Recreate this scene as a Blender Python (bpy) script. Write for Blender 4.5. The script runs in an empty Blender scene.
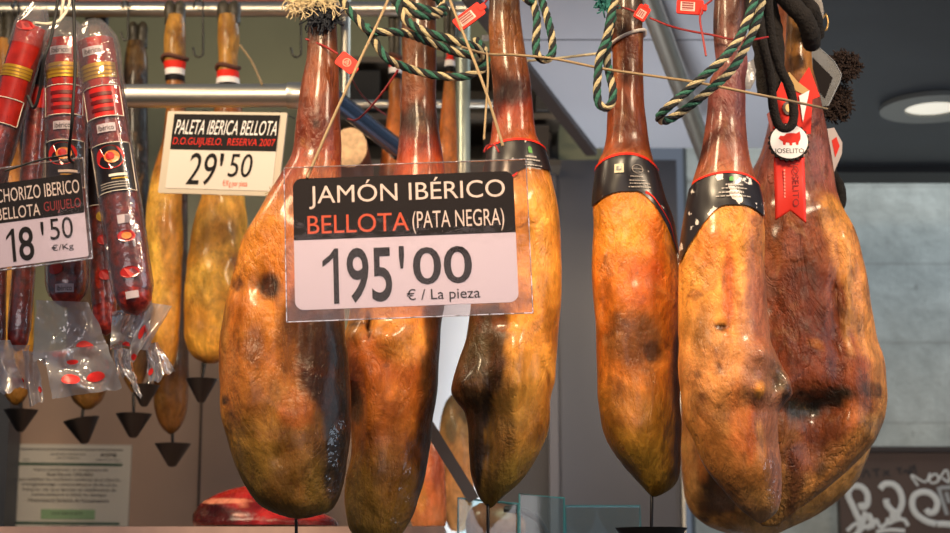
import bpy, math, random
import numpy as np
from mathutils import Vector, Matrix, noise

# ---------------------------------------------------------------- camera, world, lights
SC = bpy.context.scene
COL = SC.collection
F = 1700.0
PITCH = math.radians(10.8)
ZC = 1.30
cd = bpy.data.cameras.new('camera')
cd.sensor_width = 36.0
cd.lens = F * 36.0 / 950.0
cd.clip_start = 0.05
cd.dof.use_dof = True
cd.dof.focus_distance = 2.42
cd.dof.aperture_fstop = 6.3
cam = bpy.data.objects.new('camera', cd)
cam.location = (0, 0, ZC)
cam.rotation_euler = (math.pi / 2 + PITCH, 0, 0)
COL.objects.link(cam)
SC.camera = cam

w = bpy.data.worlds.new('world')
SC.world = w
w.use_nodes = True
w.node_tree.nodes['Background'].inputs[0].default_value = (0.60, 0.70, 0.88, 1)
w.node_tree.nodes['Background'].inputs[1].default_value = 0.20

def area(name, loc, target, size, power, col, sy=None):
    l = bpy.data.lights.new(name, 'AREA')
    l.energy = power
    l.color = col
    l.shape = 'RECTANGLE'
    l.size = size
    l.size_y = sy or size
    o = bpy.data.objects.new(name, l)
    o.location = loc
    o.rotation_euler = (Vector(target) - Vector(loc)).to_track_quat('-Z', 'Y').to_euler()
    COL.objects.link(o)
    return o

l = area('stall_and_fill_lamp', (-0.40, 1.40, 2.62), (0.02, 2.5, 1.78), 0.30, 12.5, (1.0, 0.76, 0.47), 0.22)
l.data.spread = math.radians(110)
l = area('stall_and_fill_lamp', (0.95, 1.55, 2.62), (0.45, 2.6, 1.72), 0.30, 9.0, (1.0, 0.78, 0.54), 0.22)  # extra unseen lamp added to brighten the rightmost ham
l.data.spread = math.radians(110)
area('street_sky', (2.0, 4.9, 3.9), (1.2, 5.6, 1.6), 1.6, 56, (0.80, 0.92, 1.0), 0.5)
area('stall_and_fill_lamp', (-1.05, 2.45, 2.70), (-0.62, 3.4, 1.80), 0.3, 13, (1.0, 0.79, 0.53), 0.3)
area('daylight_and_fill', (3.0, 1.2, 2.3), (0.4, 3.0, 1.6), 1.8, 20, (0.74, 0.86, 1.0), 1.8)
area('daylight_and_fill', (-0.6, -1.8, 2.0), (0.0, 2.5, 1.6), 1.8, 13, (1.0, 0.84, 0.84), 1.2)  # pinkish front fill, added and tinted for the hams and signs
l = area('added_fill', (0.50, 3.85, 0.90), (0.40, 3.9, 2.5), 1.0, 5.6, (0.92, 0.94, 1.0), 0.8)  # unseen upward fill added to brighten the light ceiling
l.data.spread = math.radians(100)

l = area('added_fill', (-0.10, 4.0, 0.95), (-0.04, 4.5, 1.85), 0.25, 2.6, (0.86, 0.94, 1.0), 0.15)  # small unseen fill added to brighten the white wall strip
l.data.spread = math.radians(60)

SC.view_settings.view_transform = 'Standard'
SC.view_settings.look = 'None'
SC.view_settings.exposure = 0.0
SC.view_settings.gamma = 1.0
SC.view_settings.use_curve_mapping = False

# ---------------------------------------------------------------- helpers
CT, ST = math.cos(PITCH), math.sin(PITCH)

def ray(px, py):
    xr = (px - 475.0) / F
    yu = (266.5 - py) / F
    return Vector((xr, CT - yu * ST, ST + yu * CT))

def P(px, py, d):
    """point seen at (px, py) standing d metres in front of the camera"""
    r = ray(px, py)
    return Vector((0, 0, ZC)) + r * (d / r.y)

def PZ(px, py, z):
    r = ray(px, py)
    return Vector((0, 0, ZC)) + r * ((z - ZC) / r.z)

def mpp(d):
    return d / F

def lin(c):
    out = []
    for v in c[:3]:
        v = v / 255.0
        out.append(v / 12.92 if v <= 0.04045 else ((v + 0.055) / 1.055) ** 2.4)
    return tuple(out)

def smooth(x):
    x = max(0.0, min(1.0, x))
    return x * x * (3 - 2 * x)

class Curve1:
    """monotone cubic through (x, y) points"""
    def __init__(self, xs, ys):
        self.x = list(xs); self.y = list(ys)
        n = len(xs)
        h = [xs[i + 1] - xs[i] for i in range(n - 1)]
        s = [(ys[i + 1] - ys[i]) / h[i] for i in range(n - 1)]
        m = [s[0]] + [0.0] * (n - 2) + [s[-1]]
        for i in range(1, n - 1):
            if s[i - 1] * s[i] > 0:
                a = 2 * h[i] + h[i - 1]; b = h[i] + 2 * h[i - 1]
                m[i] = (a + b) / (a / s[i - 1] + b / s[i])
        self.m = m; self.h = h
    def __call__(self, v):
        x, y, m, h = self.x, self.y, self.m, self.h
        if v <= x[0]: return y[0]
        if v >= x[-1]: return y[-1]
        i = 0
        while v > x[i + 1]: i += 1
        t = (v - x[i]) / h[i]
        t2, t3 = t * t, t * t * t
        return ((2 * t3 - 3 * t2 + 1) * y[i] + (t3 - 2 * t2 + t) * h[i] * m[i]
                + (-2 * t3 + 3 * t2) * y[i + 1] + (t3 - t2) * h[i] * m[i + 1])

def stops(pairs):
    xs = [p[0] for p in pairs]
    cs = [Curve1(xs, [lin(p[1])[k] for p in pairs]) for k in range(3)]
    return lambda v: [c(v) for c in cs]

# --- materials
MATS = {}
def mat(name, col, rough=0.5, metal=0.0, bump=0.0, bscale=40.0, var=0.0, vscale=12.0, coat=0.0, sss=0.0,
        spec=0.5, emit=None, estr=0.0):
    if name in MATS: return MATS[name]
    m = bpy.data.materials.new(name)
    m.use_nodes = True
    nt = m.node_tree
    b = nt.nodes['Principled BSDF']
    c = lin(col)
    b.inputs['Base Color'].default_value = (*c, 1)
    b.inputs['Roughness'].default_value = rough
    b.inputs['Metallic'].default_value = metal
    b.inputs['Coat Weight'].default_value = coat
    b.inputs['Specular IOR Level'].default_value = spec
    if sss:
        b.inputs['Subsurface Weight'].default_value = sss
        b.inputs['Subsurface Radius'].default_value = (0.012, 0.005, 0.002)
    if emit:
        b.inputs['Emission Color'].default_value = (*lin(emit), 1)
        b.inputs['Emission Strength'].default_value = estr
    if var or bump:
        tc = nt.nodes.new('ShaderNodeTexCoord')
    if var:
        n = nt.nodes.new('ShaderNodeTexNoise')
        n.inputs['Scale'].default_value = vscale
        n.inputs['Detail'].default_value = 8
        nt.links.new(tc.outputs['Object'], n.inputs['Vector'])
        r = nt.nodes.new('ShaderNodeValToRGB')
        r.color_ramp.elements[0].position = 0.3
        r.color_ramp.elements[1].position = 0.7
        r.color_ramp.elements[0].color = (*[v * (1 - var) for v in c], 1)
        r.color_ramp.elements[1].color = (*[min(1, v * (1 + var)) for v in c], 1)
        nt.links.new(n.outputs['Fac'], r.inputs['Fac'])
        nt.links.new(r.outputs['Color'], b.inputs['Base Color'])
    if bump:
        n2 = nt.nodes.new('ShaderNodeTexNoise')
        n2.inputs['Scale'].default_value = bscale
        n2.inputs['Detail'].default_value = 6
        nt.links.new(tc.outputs['Object'], n2.inputs['Vector'])
        bp = nt.nodes.new('ShaderNodeBump')
        bp.inputs['Strength'].default_value = bump
        bp.inputs['Distance'].default_value = 0.01
        nt.links.new(n2.outputs['Fac'], bp.inputs['Height'])
        nt.links.new(bp.outputs['Normal'], b.inputs['Normal'])
    MATS[name] = m
    return m

def ham_material(name, rough=0.36, contrast=0.55, speck=0.5, wrinkle=1.0):
    """colour attribute broken up by fibres, specks and creases"""
    if name in MATS: return MATS[name]
    m = bpy.data.materials.new(name)
    m.use_nodes = True
    nt = m.node_tree
    N = nt.nodes.new; L = nt.links.new
    b = nt.nodes['Principled BSDF']
    at = N('ShaderNodeAttribute'); at.attribute_name = 'col'
    tc = N('ShaderNodeTexCoord')
    def mapped(sz):
        mp = N('ShaderNodeMapping'); mp.inputs['Scale'].default_value = (1, 1, sz)
        L(tc.outputs['Object'], mp.inputs['Vector'])
        return mp.outputs['Vector']
    def noise_(vec, scale, detail, rgh=0.6, dist=0.0):
        n = N('ShaderNodeTexNoise'); n.inputs['Scale'].default_value = scale; n.inputs['Detail'].default_value = detail
        n.inputs['Roughness'].default_value = rgh; n.inputs['Distortion'].default_value = dist
        L(vec, n.inputs['Vector'])
        return n.outputs['Fac']
    def rng(v, a, b_, c, d):
        r = N('ShaderNodeMapRange')
        for k, x in (('From Min', a), ('From Max', b_), ('To Min', c), ('To Max', d)): r.inputs[k].default_value = x
        L(v, r.inputs['Value'])
        return r.outputs['Result']
    def blend(fac, a, col):
        mx = N('ShaderNodeMix'); mx.data_type = 'RGBA'
        L(fac, mx.inputs[0]); L(a, mx.inputs[6]); mx.inputs[7].default_value = (*lin(col), 1)
        return mx.outputs[2]
    v4, v15 = mapped(0.62), mapped(0.34)
    n1 = noise_(v4, 30, 10, 0.66, 0.7)
    nf = noise_(v15, 60, 6, 0.65, 0.8)
    a1 = rng(n1, 0.30, 0.70, 1 - contrast, 1 + contrast * 0.6)
    a2 = rng(nf, 0.3, 0.7, 1 - contrast * 0.4, 1 + contrast * 0.35)
    pr = N('ShaderNodeMath'); pr.operation = 'MULTIPLY'; L(a1, pr.inputs[0]); L(a2, pr.inputs[1])
    mul = N('ShaderNodeVectorMath'); mul.operation = 'SCALE'
    L(at.outputs['Color'], mul.inputs[0]); L(pr.outputs[0], mul.inputs['Scale'])
    c1 = blend(rng(noise_(tc.outputs['Object'], 17, 8, 0.7, 0.4), 0.52, 0.70, 0.0, 0.55 * speck), mul.outputs[0], (150, 62, 20))
    c2 = blend(rng(noise_(tc.outputs['Object'], 80, 6, 0.65), 0.59, 0.72, 0.0, speck), c1, (84, 36, 16))
    c3 = blend(rng(noise_(v4, 26, 10, 0.72, 0.9), 0.545, 0.62, 0.0, 0.8 * speck), c2, (70, 44, 26))
    c4 = blend(rng(noise_(v4, 19, 9, 0.70, 0.5), 0.56, 0.68, 0.0, 0.6 * speck), c3, (206, 150, 92))
    L(c4, b.inputs['Base Color'])
    def bump(h, st, dist, prev=None):
        bp = N('ShaderNodeBump'); bp.inputs['Strength'].default_value = st; bp.inputs['Distance'].default_value = dist
        L(h, bp.inputs['Height'])
        if prev is not None: L(prev, bp.inputs['Normal'])
        return bp.outputs['Normal']
    # creases: thin dark valleys of a ridged noise
    rid = N('ShaderNodeMath'); rid.operation = 'SUBTRACT'; L(noise_(v15, 13, 5, 0.6, 1.8), rid.inputs[0]); rid.inputs[1].default_value = 0.5
    ab = N('ShaderNodeMath'); ab.operation = 'ABSOLUTE'; L(rid.outputs[0], ab.inputs[0])
    cre = rng(ab.outputs[0], 0.0, 0.035, 0.0, 1.0)
    nr = bump(noise_(v4, 13, 7, 0.55, 0.4), 0.62 * wrinkle, 0.020)
    nr = bump(cre, 0.22 * wrinkle, 0.005, nr)
    nr = bump(noise_(tc.outputs['Object'], 95, 6, 0.62), 0.30, 0.005, nr)
    L(nr, b.inputs['Normal'])
    L(rng(n1, 0.2, 0.8, rough - 0.12, rough + 0.20), b.inputs['Roughness'])
    b.inputs['Subsurface Weight'].default_value = 0.10
    b.inputs['Subsurface Radius'].default_value = (0.012, 0.005, 0.002)
    b.inputs['Specular IOR Level'].default_value = 0.30
    b.inputs['Coat Weight'].default_value = 0.28
    b.inputs['Coat Roughness'].default_value = 0.16
    MATS[name] = m
    return m

def film_material(name, tint, clear, rough=0.12, milky=0.25, edge=0.7, wrinkle=0.5):
    if name in MATS: return MATS[name]
    m = bpy.data.materials.new(name)
    m.use_nodes = True
    nt = m.node_tree
    nt.nodes.clear()
    N = nt.nodes.new; L = nt.links.new
    out = N('ShaderNodeOutputMaterial')
    tr = N('ShaderNodeBsdfTransparent'); tr.inputs[0].default_value = (*tint, 1)
    gl = N('ShaderNodeBsdfGlossy'); gl.inputs['Roughness'].default_value = rough
    df = N('ShaderNodeBsdfDiffuse'); df.inputs[0].default_value = (0.8, 0.78, 0.8, 1)
    tl = N('ShaderNodeBsdfTranslucent'); tl.inputs[0].default_value = (0.8, 0.78, 0.8, 1)
    a0 = N('ShaderNodeMixShader'); a0.inputs[0].default_value = 0.5
    L(df.outputs[0], a0.inputs[1]); L(tl.outputs[0], a0.inputs[2])
    a = N('ShaderNodeMixShader'); a.inputs[0].default_value = milky
    L(tr.outputs[0], a.inputs[1]); L(a0.outputs[0], a.inputs[2])
    fr = N('ShaderNodeLayerWeight'); fr.inputs['Blend'].default_value = 0.35
    mr = N('ShaderNodeMapRange'); mr.inputs['To Min'].default_value = 1 - clear; mr.inputs['To Max'].default_value = edge
    L(fr.outputs['Fresnel'], mr.inputs['Value'])
    b = N('ShaderNodeMixShader')
    L(mr.outputs[0], b.inputs[0]); L(a.outputs[0], b.inputs[1]); L(gl.outputs[0], b.inputs[2])
    tc = N('ShaderNodeTexCoord')
    n = N('ShaderNodeTexNoise'); n.inputs['Scale'].default_value = 30; n.inputs['Detail'].default_value = 3
    L(tc.outputs['Object'], n.inputs['Vector'])
    bp = N('ShaderNodeBump'); bp.inputs['Strength'].default_value = wrinkle; bp.inputs['Distance'].default_value = 0.01
    L(n.outputs['Fac'], bp.inputs['Height'])
    L(bp.outputs['Normal'], gl.inputs['Normal'])
    L(b.outputs[0], out.inputs[0])
    MATS[name] = m
    return m

# --- objects
class MB:
    def __init__(self):
        self.v = []; self.f = []; self.mi = []; self.c = None
    def add(self, verts, faces, mi=0):
        o = len(self.v)
        self.v += [Vector(p) for p in verts]
        self.f += [[i + o for i in f] for f in faces]
        self.mi += [mi] * len(faces)
    def box(self, a, b, mi=0):
        x0, y0, z0 = a; x1, y1, z1 = b
        self.add([(x0, y0, z0), (x1, y0, z0), (x1, y1, z0), (x0, y1, z0), (x0, y0, z1), (x1, y0, z1), (x1, y1, z1), (x0, y1, z1)],
                 [(0, 3, 2, 1), (4, 5, 6, 7), (0, 1, 5, 4), (1, 2, 6, 5), (2, 3, 7, 6), (3, 0, 4, 7)], mi)
    def tube(self, pts, rad, seg=10, mi=0, cap=True, flat=1.0):
        pts = [Vector(p) for p in pts]
        n = len(pts)
        if not hasattr(rad, '__len__'): rad = [rad] * n
        fr = frames(pts)
        vs, fs = [], []
        for i in range(n):
            t, u, v = fr[i]
            for k in range(seg):
                a = 2 * math.pi * k / seg
                vs.append(pts[i] + u * math.cos(a) * rad[i] + v * math.sin(a) * rad[i] * flat)
        for i in range(n - 1):
            for k in range(seg):
                k2 = (k + 1) % seg
                fs.append((i * seg + k, i * seg + k2, (i + 1) * seg + k2, (i + 1) * seg + k))
        if cap:
            fs.append(tuple(range(seg - 1, -1, -1)))
            fs.append(tuple((n - 1) * seg + k for k in range(seg)))
        self.add(vs, fs, mi)
    def grid(self, rows, mi=0):
        nr, nc = len(rows), len(rows[0])
        vs = [p for r in rows for p in r]
        fs = [(i * nc + j, i * nc + j + 1, (i + 1) * nc + j + 1, (i + 1) * nc + j) for i in range(nr - 1) for j in range(nc - 1)]
        self.add(vs, fs, mi)
    def prism(self, outline, y0, y1, mi=0):
        """outline in local x/z, extruded along y"""
        n = len(outline)
        vs = [(x, y0, z) for x, z in outline] + [(x, y1, z) for x, z in outline]
        fs = [tuple(range(n)), tuple(range(2 * n - 1, n - 1, -1))]
        for i in range(n):
            j = (i + 1) % n
            fs.append((j, i, n + i, n + j))
        self.add(vs, fs, mi)
    def build(self, name, mats, parent=None, origin=None, smooth_=True, recalc=True):
        me = bpy.data.meshes.new(name)
        o0 = Vector(origin) if origin is not None else Vector((0, 0, 0))
        me.from_pydata([tuple(p - o0) for p in self.v], [], self.f)
        if not isinstance(mats, (list, tuple)): mats = [mats]
        for m in mats: me.materials.append(m)
        me.polygons.foreach_set('material_index', self.mi)
        if recalc:
            import bmesh
            bm = bmesh.new(); bm.from_mesh(me)
            bmesh.ops.recalc_face_normals(bm, faces=bm.faces)
            bm.to_mesh(me); bm.free()
        if self.c is not None:
            ca = me.color_attributes.new('col', 'FLOAT_COLOR', 'POINT')
            ca.data.foreach_set('color', np.array([(*c, 1.0) for c in self.c], dtype=np.float32).ravel())
        if smooth_:
            me.polygons.foreach_set('use_smooth', [True] * len(me.polygons))
            me.update()
            try: me.set_sharp_from_angle(angle=math.radians(50))
            except Exception: pass
        me.update()
        ob = bpy.data.objects.new(name, me)
        COL.objects.link(ob)
        if parent is not None:
            ob.parent = parent
        elif origin is not None:
            ob.location = o0
        return ob

def frames(pts):
    n = len(pts)
    tans = []
    for i in range(n):
        a = pts[max(0, i - 1)]; b = pts[min(n - 1, i + 1)]
        t = (b - a)
        tans.append(t.normalized() if t.length > 1e-9 else Vector((0, 0, 1)))
    ref = Vector((0, 1, 0)) if abs(tans[0].y) < 0.9 else Vector((1, 0, 0))
    u = tans[0].cross(ref).normalized()
    out = []
    for i in range(n):
        t = tans[i]
        u = (u - t * u.dot(t))
        u = u.normalized() if u.length > 1e-6 else t.orthogonal().normalized()
        out.append((t, u, t.cross(u)))
    return out

def resample(pts, n):
    """catmull-rom through pts, n samples"""
    pts = [Vector(p) for p in pts]
    q = [pts[0] * 2 - pts[1]] + pts + [pts[-1] * 2 - pts[-2]]
    dense = []
    for i in range(1, len(q) - 2):
        p0, p1, p2, p3 = q[i - 1], q[i], q[i + 1], q[i + 2]
        for k in range(16):
            t = k / 16
            dense.append(0.5 * ((2 * p1) + (p2 - p0) * t + (2 * p0 - 5 * p1 + 4 * p2 - p3) * t * t + (3 * p1 - p0 - 3 * p2 + p3) * t ** 3))
    dense.append(pts[-1])
    L = [0]
    for a, b in zip(dense, dense[1:]): L.append(L[-1] + (b - a).length)
    out = []; j = 0
    for i in range(n):
        s = L[-1] * i / (n - 1)
        while j < len(L) - 2 and L[j + 1] < s: j += 1
        t = (s - L[j]) / max(1e-9, L[j + 1] - L[j])
        out.append(dense[j].lerp(dense[j + 1], t))
    return out

def tag(o, label=None, cat=None, group=None, kind=None):
    if label: o['label'] = label
    if cat: o['category'] = cat
    if group: o['group'] = group
    if kind: o['kind'] = kind
    return o

def empty(name, loc, label=None, cat=None, group=None, rot=None):
    o = bpy.data.objects.new(name, None)
    o.empty_display_size = 0.05
    o.location = loc
    if rot: o.rotation_euler = rot
    COL.objects.link(o)
    return tag(o, label, cat, group)

def structure(name, mb, m, smooth_=False):
    return tag(mb.build(name, m, smooth_=smooth_), kind='structure')

TXT = {}
def text2d(body, bold=0.0):
    k = (body, bold)
    if k not in TXT:
        cu = bpy.data.curves.new('lettering', 'FONT')
        cu.body = body
        cu.offset = bold
        cu.resolution_u = 4
        ob = bpy.data.objects.new('lettering', cu)
        COL.objects.link(ob)
        dg = bpy.context.evaluated_depsgraph_get()
        me = bpy.data.meshes.new_from_object(ob.evaluated_get(dg))
        vs = [(v.co.x, v.co.y) for v in me.vertices]
        fs = [tuple(p.vertices) for p in me.polygons]
        bpy.data.objects.remove(ob); bpy.data.curves.remove(cu); bpy.data.meshes.remove(me)
        xs = [v[0] for v in vs]; ys = [v[1] for v in vs]
        x0, x1, y0, y1 = min(xs), max(xs), min(ys), max(ys)
        TXT[k] = ([((x - x0) / max(1e-6, x1 - x0), (y - y0) / max(1e-6, y1 - y0)) for x, y in vs], fs)
    return TXT[k]

def lettering(body, box, y, m, parent, s=1.0, turn=False, bold=0.0, name='lettering', slant=0.0):
    """text fitted into box (x0, z0, x1, z1) of the parent's own plane; turn = reads downwards"""
    vs, fs = text2d(body, bold)
    x0, z0, x1, z1 = box
    out = []
    for u, v in vs:
        if turn: out.append(((x0 + (x1 - x0) * v) * s, y, (z1 - (z1 - z0) * u) * s))
        else: out.append(((x0 + (x1 - x0) * u + slant * v) * s, y, (z0 + (z1 - z0) * v) * s))
    mb = MB(); mb.add(out, fs)
    return mb.build(name, m, parent, smooth_=False, recalc=False)

def rrect(x0, z0, x1, z1, r, corners=(1, 1, 1, 1), n=6):
    pts = []
    for (cx, cz, a0, on, ex, ez) in ((x1 - r, z1 - r, 0, corners[0], x1, z1), (x0 + r, z1 - r, 90, corners[1], x0, z1),
                                     (x0 + r, z0 + r, 180, corners[2], x0, z0), (x1 - r, z0 + r, 270, corners[3], x1, z0)):
        if on:
            for k in range(n + 1):
                a = math.radians(a0 + 90 * k / n)
                pts.append((cx + r * math.cos(a), cz + r * math.sin(a)))
        else: pts.append((ex, ez))
    return pts

def ellipse(cx, cz, rx, rz, n=32):
    return [(cx + rx * math.cos(2 * math.pi * k / n), cz + rz * math.sin(2 * math.pi * k / n)) for k in range(n)]

def plate(outline, y0, y1, m, parent, s, name):
    mb = MB(); mb.prism([(x * s, z * s) for x, z in outline], y0, y1)
    return mb.build(name, m, parent, smooth_=False)

# --- common materials
STEEL = mat('brushed_steel', (206, 200, 186), 0.36, 1.0)
DSTEEL = mat('dark_steel', (70, 68, 66), 0.35, 1.0)
BLACK = mat('black_plastic', (22, 20, 20), 0.4)
WHITE = mat('white_print', (235, 228, 226), 0.5)
CARD = mat('white_card', (220, 218, 244), 0.45)
INK = mat('black_ink', (22, 18, 19), 0.6, spec=0.15)
ORANGE = mat('orange_print', (222, 92, 52), 0.45)
REDP = mat('red_print', (215, 42, 28), 0.6, spec=0.2)
STRING = mat('hemp_string', (140, 118, 88), 0.8)
REDPL = mat('red_plastic', (222, 36, 22), 0.55, spec=0.25)
REDCABLE = mat('red_cable', (134, 22, 24), 0.5)
GREENROPE = mat('green_rope', (38, 92, 76), 0.8, bump=0.4, bscale=300)
BLACKROPE = mat('black_rope', (18, 20, 24), 0.8, bump=0.4, bscale=300)
CREAMROPE = mat('cream_rope', (178, 162, 126), 0.85, bump=0.4, bscale=300)
FUZZ = mat('dark_fuzz', (26, 20, 17), 0.95, bump=0.5, bscale=300)
HAM = ham_material('cured_ham_skin', 0.36, 0.50, 0.45, 1.15)
FLESH = ham_material('cured_ham_flesh', 0.44, 0.62, 0.55, 1.9)
SHLD = ham_material('cured_shoulder_skin', 0.42, 0.55, 0.45, 1.4)
HOOF = mat('hoof_horn', (58, 52, 40), 0.45, var=0.5, vscale=60, bump=0.4, bscale=80)
CLEAR = film_material('clear_sleeve', (0.95, 0.91, 0.90), 0.99, 0.06, 0.01, 0.2, 0.04)
FILM = film_material('milky_film', (0.94, 0.92, 0.97), 0.80, 0.16, 0.44, 0.75, 1.3)
GLINT = film_material('clear_glint_film', (1, 1, 1), 0.93, 0.14, 0.0, 0.25, 1.4)
VEIL = film_material('veil_film', (0.96, 0.95, 0.94), 0.96, 0.12, 0.08, 0.35, 0.9)
WRAP = film_material('clear_wrap', (0.97, 0.94, 0.94), 0.90, 0.14, 0.05)
GOLD = mat('gold_foil', (190, 146, 44), 0.35, 0.5)
GLASSM = film_material('pane_glass', (0.80, 0.93, 0.95), 0.95, 0.03, 0.03, 0.4, 0.0)
GLASSEDGE = mat('glass_edge', (60, 130, 140), 0.15)

# ---------------------------------------------------------------- the setting
ZCEIL = ZC + 1.17
fl = MB(); fl.box((-4, -2.5, -0.05), (5, 6.2, 0.0))
structure('floor', fl, mat('floor_tile', (95, 90, 86), 0.6, var=0.1))

# back wall: dark olive upper panel, beige lower panel
DW = 4.75
zl = P(100, 352, DW).z
mb = MB(); mb.box((P(-330, 0, DW).x, DW, zl), (P(600, 0, DW).x, DW + 0.06, 3.3))
structure('wall_back', mb, mat('olive_panel', (138, 138, 106), 0.35, var=0.12, vscale=3))
mb = MB(); mb.box((P(-330, 0, DW).x, DW - 0.03, 0.0), (P(436, 300, DW).x, DW + 0.05, zl))
structure('wall_back', mb, mat('beige_panel', (168, 138, 118), 0.42, var=0.06, vscale=4))
# panel joint and edge column
mb = MB()
a = P(203, 352, DW - 0.032); b = P(198, 540, DW - 0.032)
mb.box((a.x - 0.003, DW - 0.034, 0.0), (a.x + 0.003, DW - 0.029, zl))
structure('trim_1', mb, mat('joint', (70, 56, 50), 0.7))
mb = MB()
mb.box((P(-60, 400, 4.6).x, 4.58, 0.0), (P(10, 440, 4.6).x, 4.70, 3.2))
structure('trim_2', mb, mat('column_grey', (74, 76, 82), 0.5))
mb = MB(); mb.box((-1.51, 2.9, 0.0), (-1.45, 4.75, 3.2))
structure('wall_left', mb, mat('column_grey', (74, 76, 82), 0.5))
# white wall strip in the middle
mb = MB()
mb.box((P(432, 400, 4.5).x, 4.5, 0.0), (P(484, 400, 4.5).x, 4.54, P(450, 300, 4.5).z))
structure('wall_middle', mb, mat('white_wall', (242, 246, 252), 0.5))
# right grey wall
DG = 4.56
GREY = mat('grey_laminate', (84, 81, 83), 0.30, var=0.05, vscale=5)
mb = MB()
mb.box((P(553, 300, DG).x, DG, 0.0), (P(684, 500, DG).x, DG + 0.05, ZCEIL))
structure('wall_right', mb, GREY)
mb = MB()
mb.box((P(484, 300, DG).x, DG + 0.02, 0.0), (P(553, 300, DG).x, DG + 0.07, P(540, 130, DG).z))
structure('wall_right', mb, mat('dark_recess', (60, 52, 48), 0.5))
mb = MB()
mb.box((P(552.5, 300, DG).x - 0.012, DG - 0.02, 0.0), (P(552.5, 300, DG).x + 0.012, DG + 0.02, P(540, 160, DG).z))
structure('trim_3', mb, mat('panel_edge', (98, 92, 92), 0.35))
mb = MB()
mb.box((P(683, 500, DG).x - 0.004, DG - 0.02, 0.0), (P(683, 500, DG).x + 0.004, DG, 2.2))
structure('trim_4', mb, STEEL)
# ceilings
CEILM = mat('light_ceiling', (196, 198, 204), 0.6)
def ceil_poly(pxs, m, z=ZCEIL, th=0.05):
    ps = [PZ(x, y, z) for x, y in pxs]
    mb = MB(); n = len(ps)
    mb.add(ps + [p + Vector((0, 0, th)) for p in ps],
           [tuple(range(n)), tuple(range(n, 2 * n))] + [(i, (i + 1) % n, n + (i + 1) % n, n + i) for i in range(n)])
    return mb
structure('ceiling', ceil_poly([(470, -14), (596, 148), (790, 148), (760, -110), (420, -110)], CEILM), CEILM)
DCEIL = mat('dark_ceiling', (50, 54, 58), 0.42, var=0.14, vscale=7)
structure('ceiling', ceil_poly([(762, -110), (790, 168), (1150, 168), (1400, -110)], DCEIL, ZCEIL - 0.004), DCEIL)
# dark edge beam of the light ceiling
e0 = PZ(476, -8, ZCEIL); e1 = PZ(597, 150, ZCEIL)
dv = (e1 - e0).normalized(); sd = Vector((-dv.y, dv.x, 0))
mb = MB()
q = [e0 + sd * 0.03, e0, e1, e1 + sd * 0.03]
mb.add([p - Vector((0, 0, 0.015)) for p in q] + [p + Vector((0, 0, 0.07)) for p in q],
       [(0, 1, 2, 3), (4, 5, 6, 7), (0, 1, 5, 4), (1, 2, 6, 5), (2, 3, 7, 6), (3, 0, 4, 7)])
structure('trim_5', mb, mat('dark_beam', (58, 46, 40), 0.45))
# fine joint line across the light ceiling
j0 = PZ(505, 40, ZCEIL - 0.001); j1 = PZ(760, 40, ZCEIL - 0.001)
mb = MB(); mb.box((j0.x - 0.05, j0.y - 0.002, ZCEIL - 0.002), (j1.x, j0.y + 0.002, ZCEIL + 0.01))
structure('trim_6', mb, mat('ceiling_joint', (150, 150, 156), 0.7))
# right: beam, stone wall
DB = PZ(900, 167, ZCEIL).y
mb = MB(); mb.box((P(770, 170, DB).x, DB - 0.03, P(900, 172.5, DB - 0.03).z), (P(1200, 170, DB).x, DB + 0.10, ZCEIL + 0.05))
structure('trim_7', mb, mat('beam_black', (34, 32, 32), 0.5))

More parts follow.
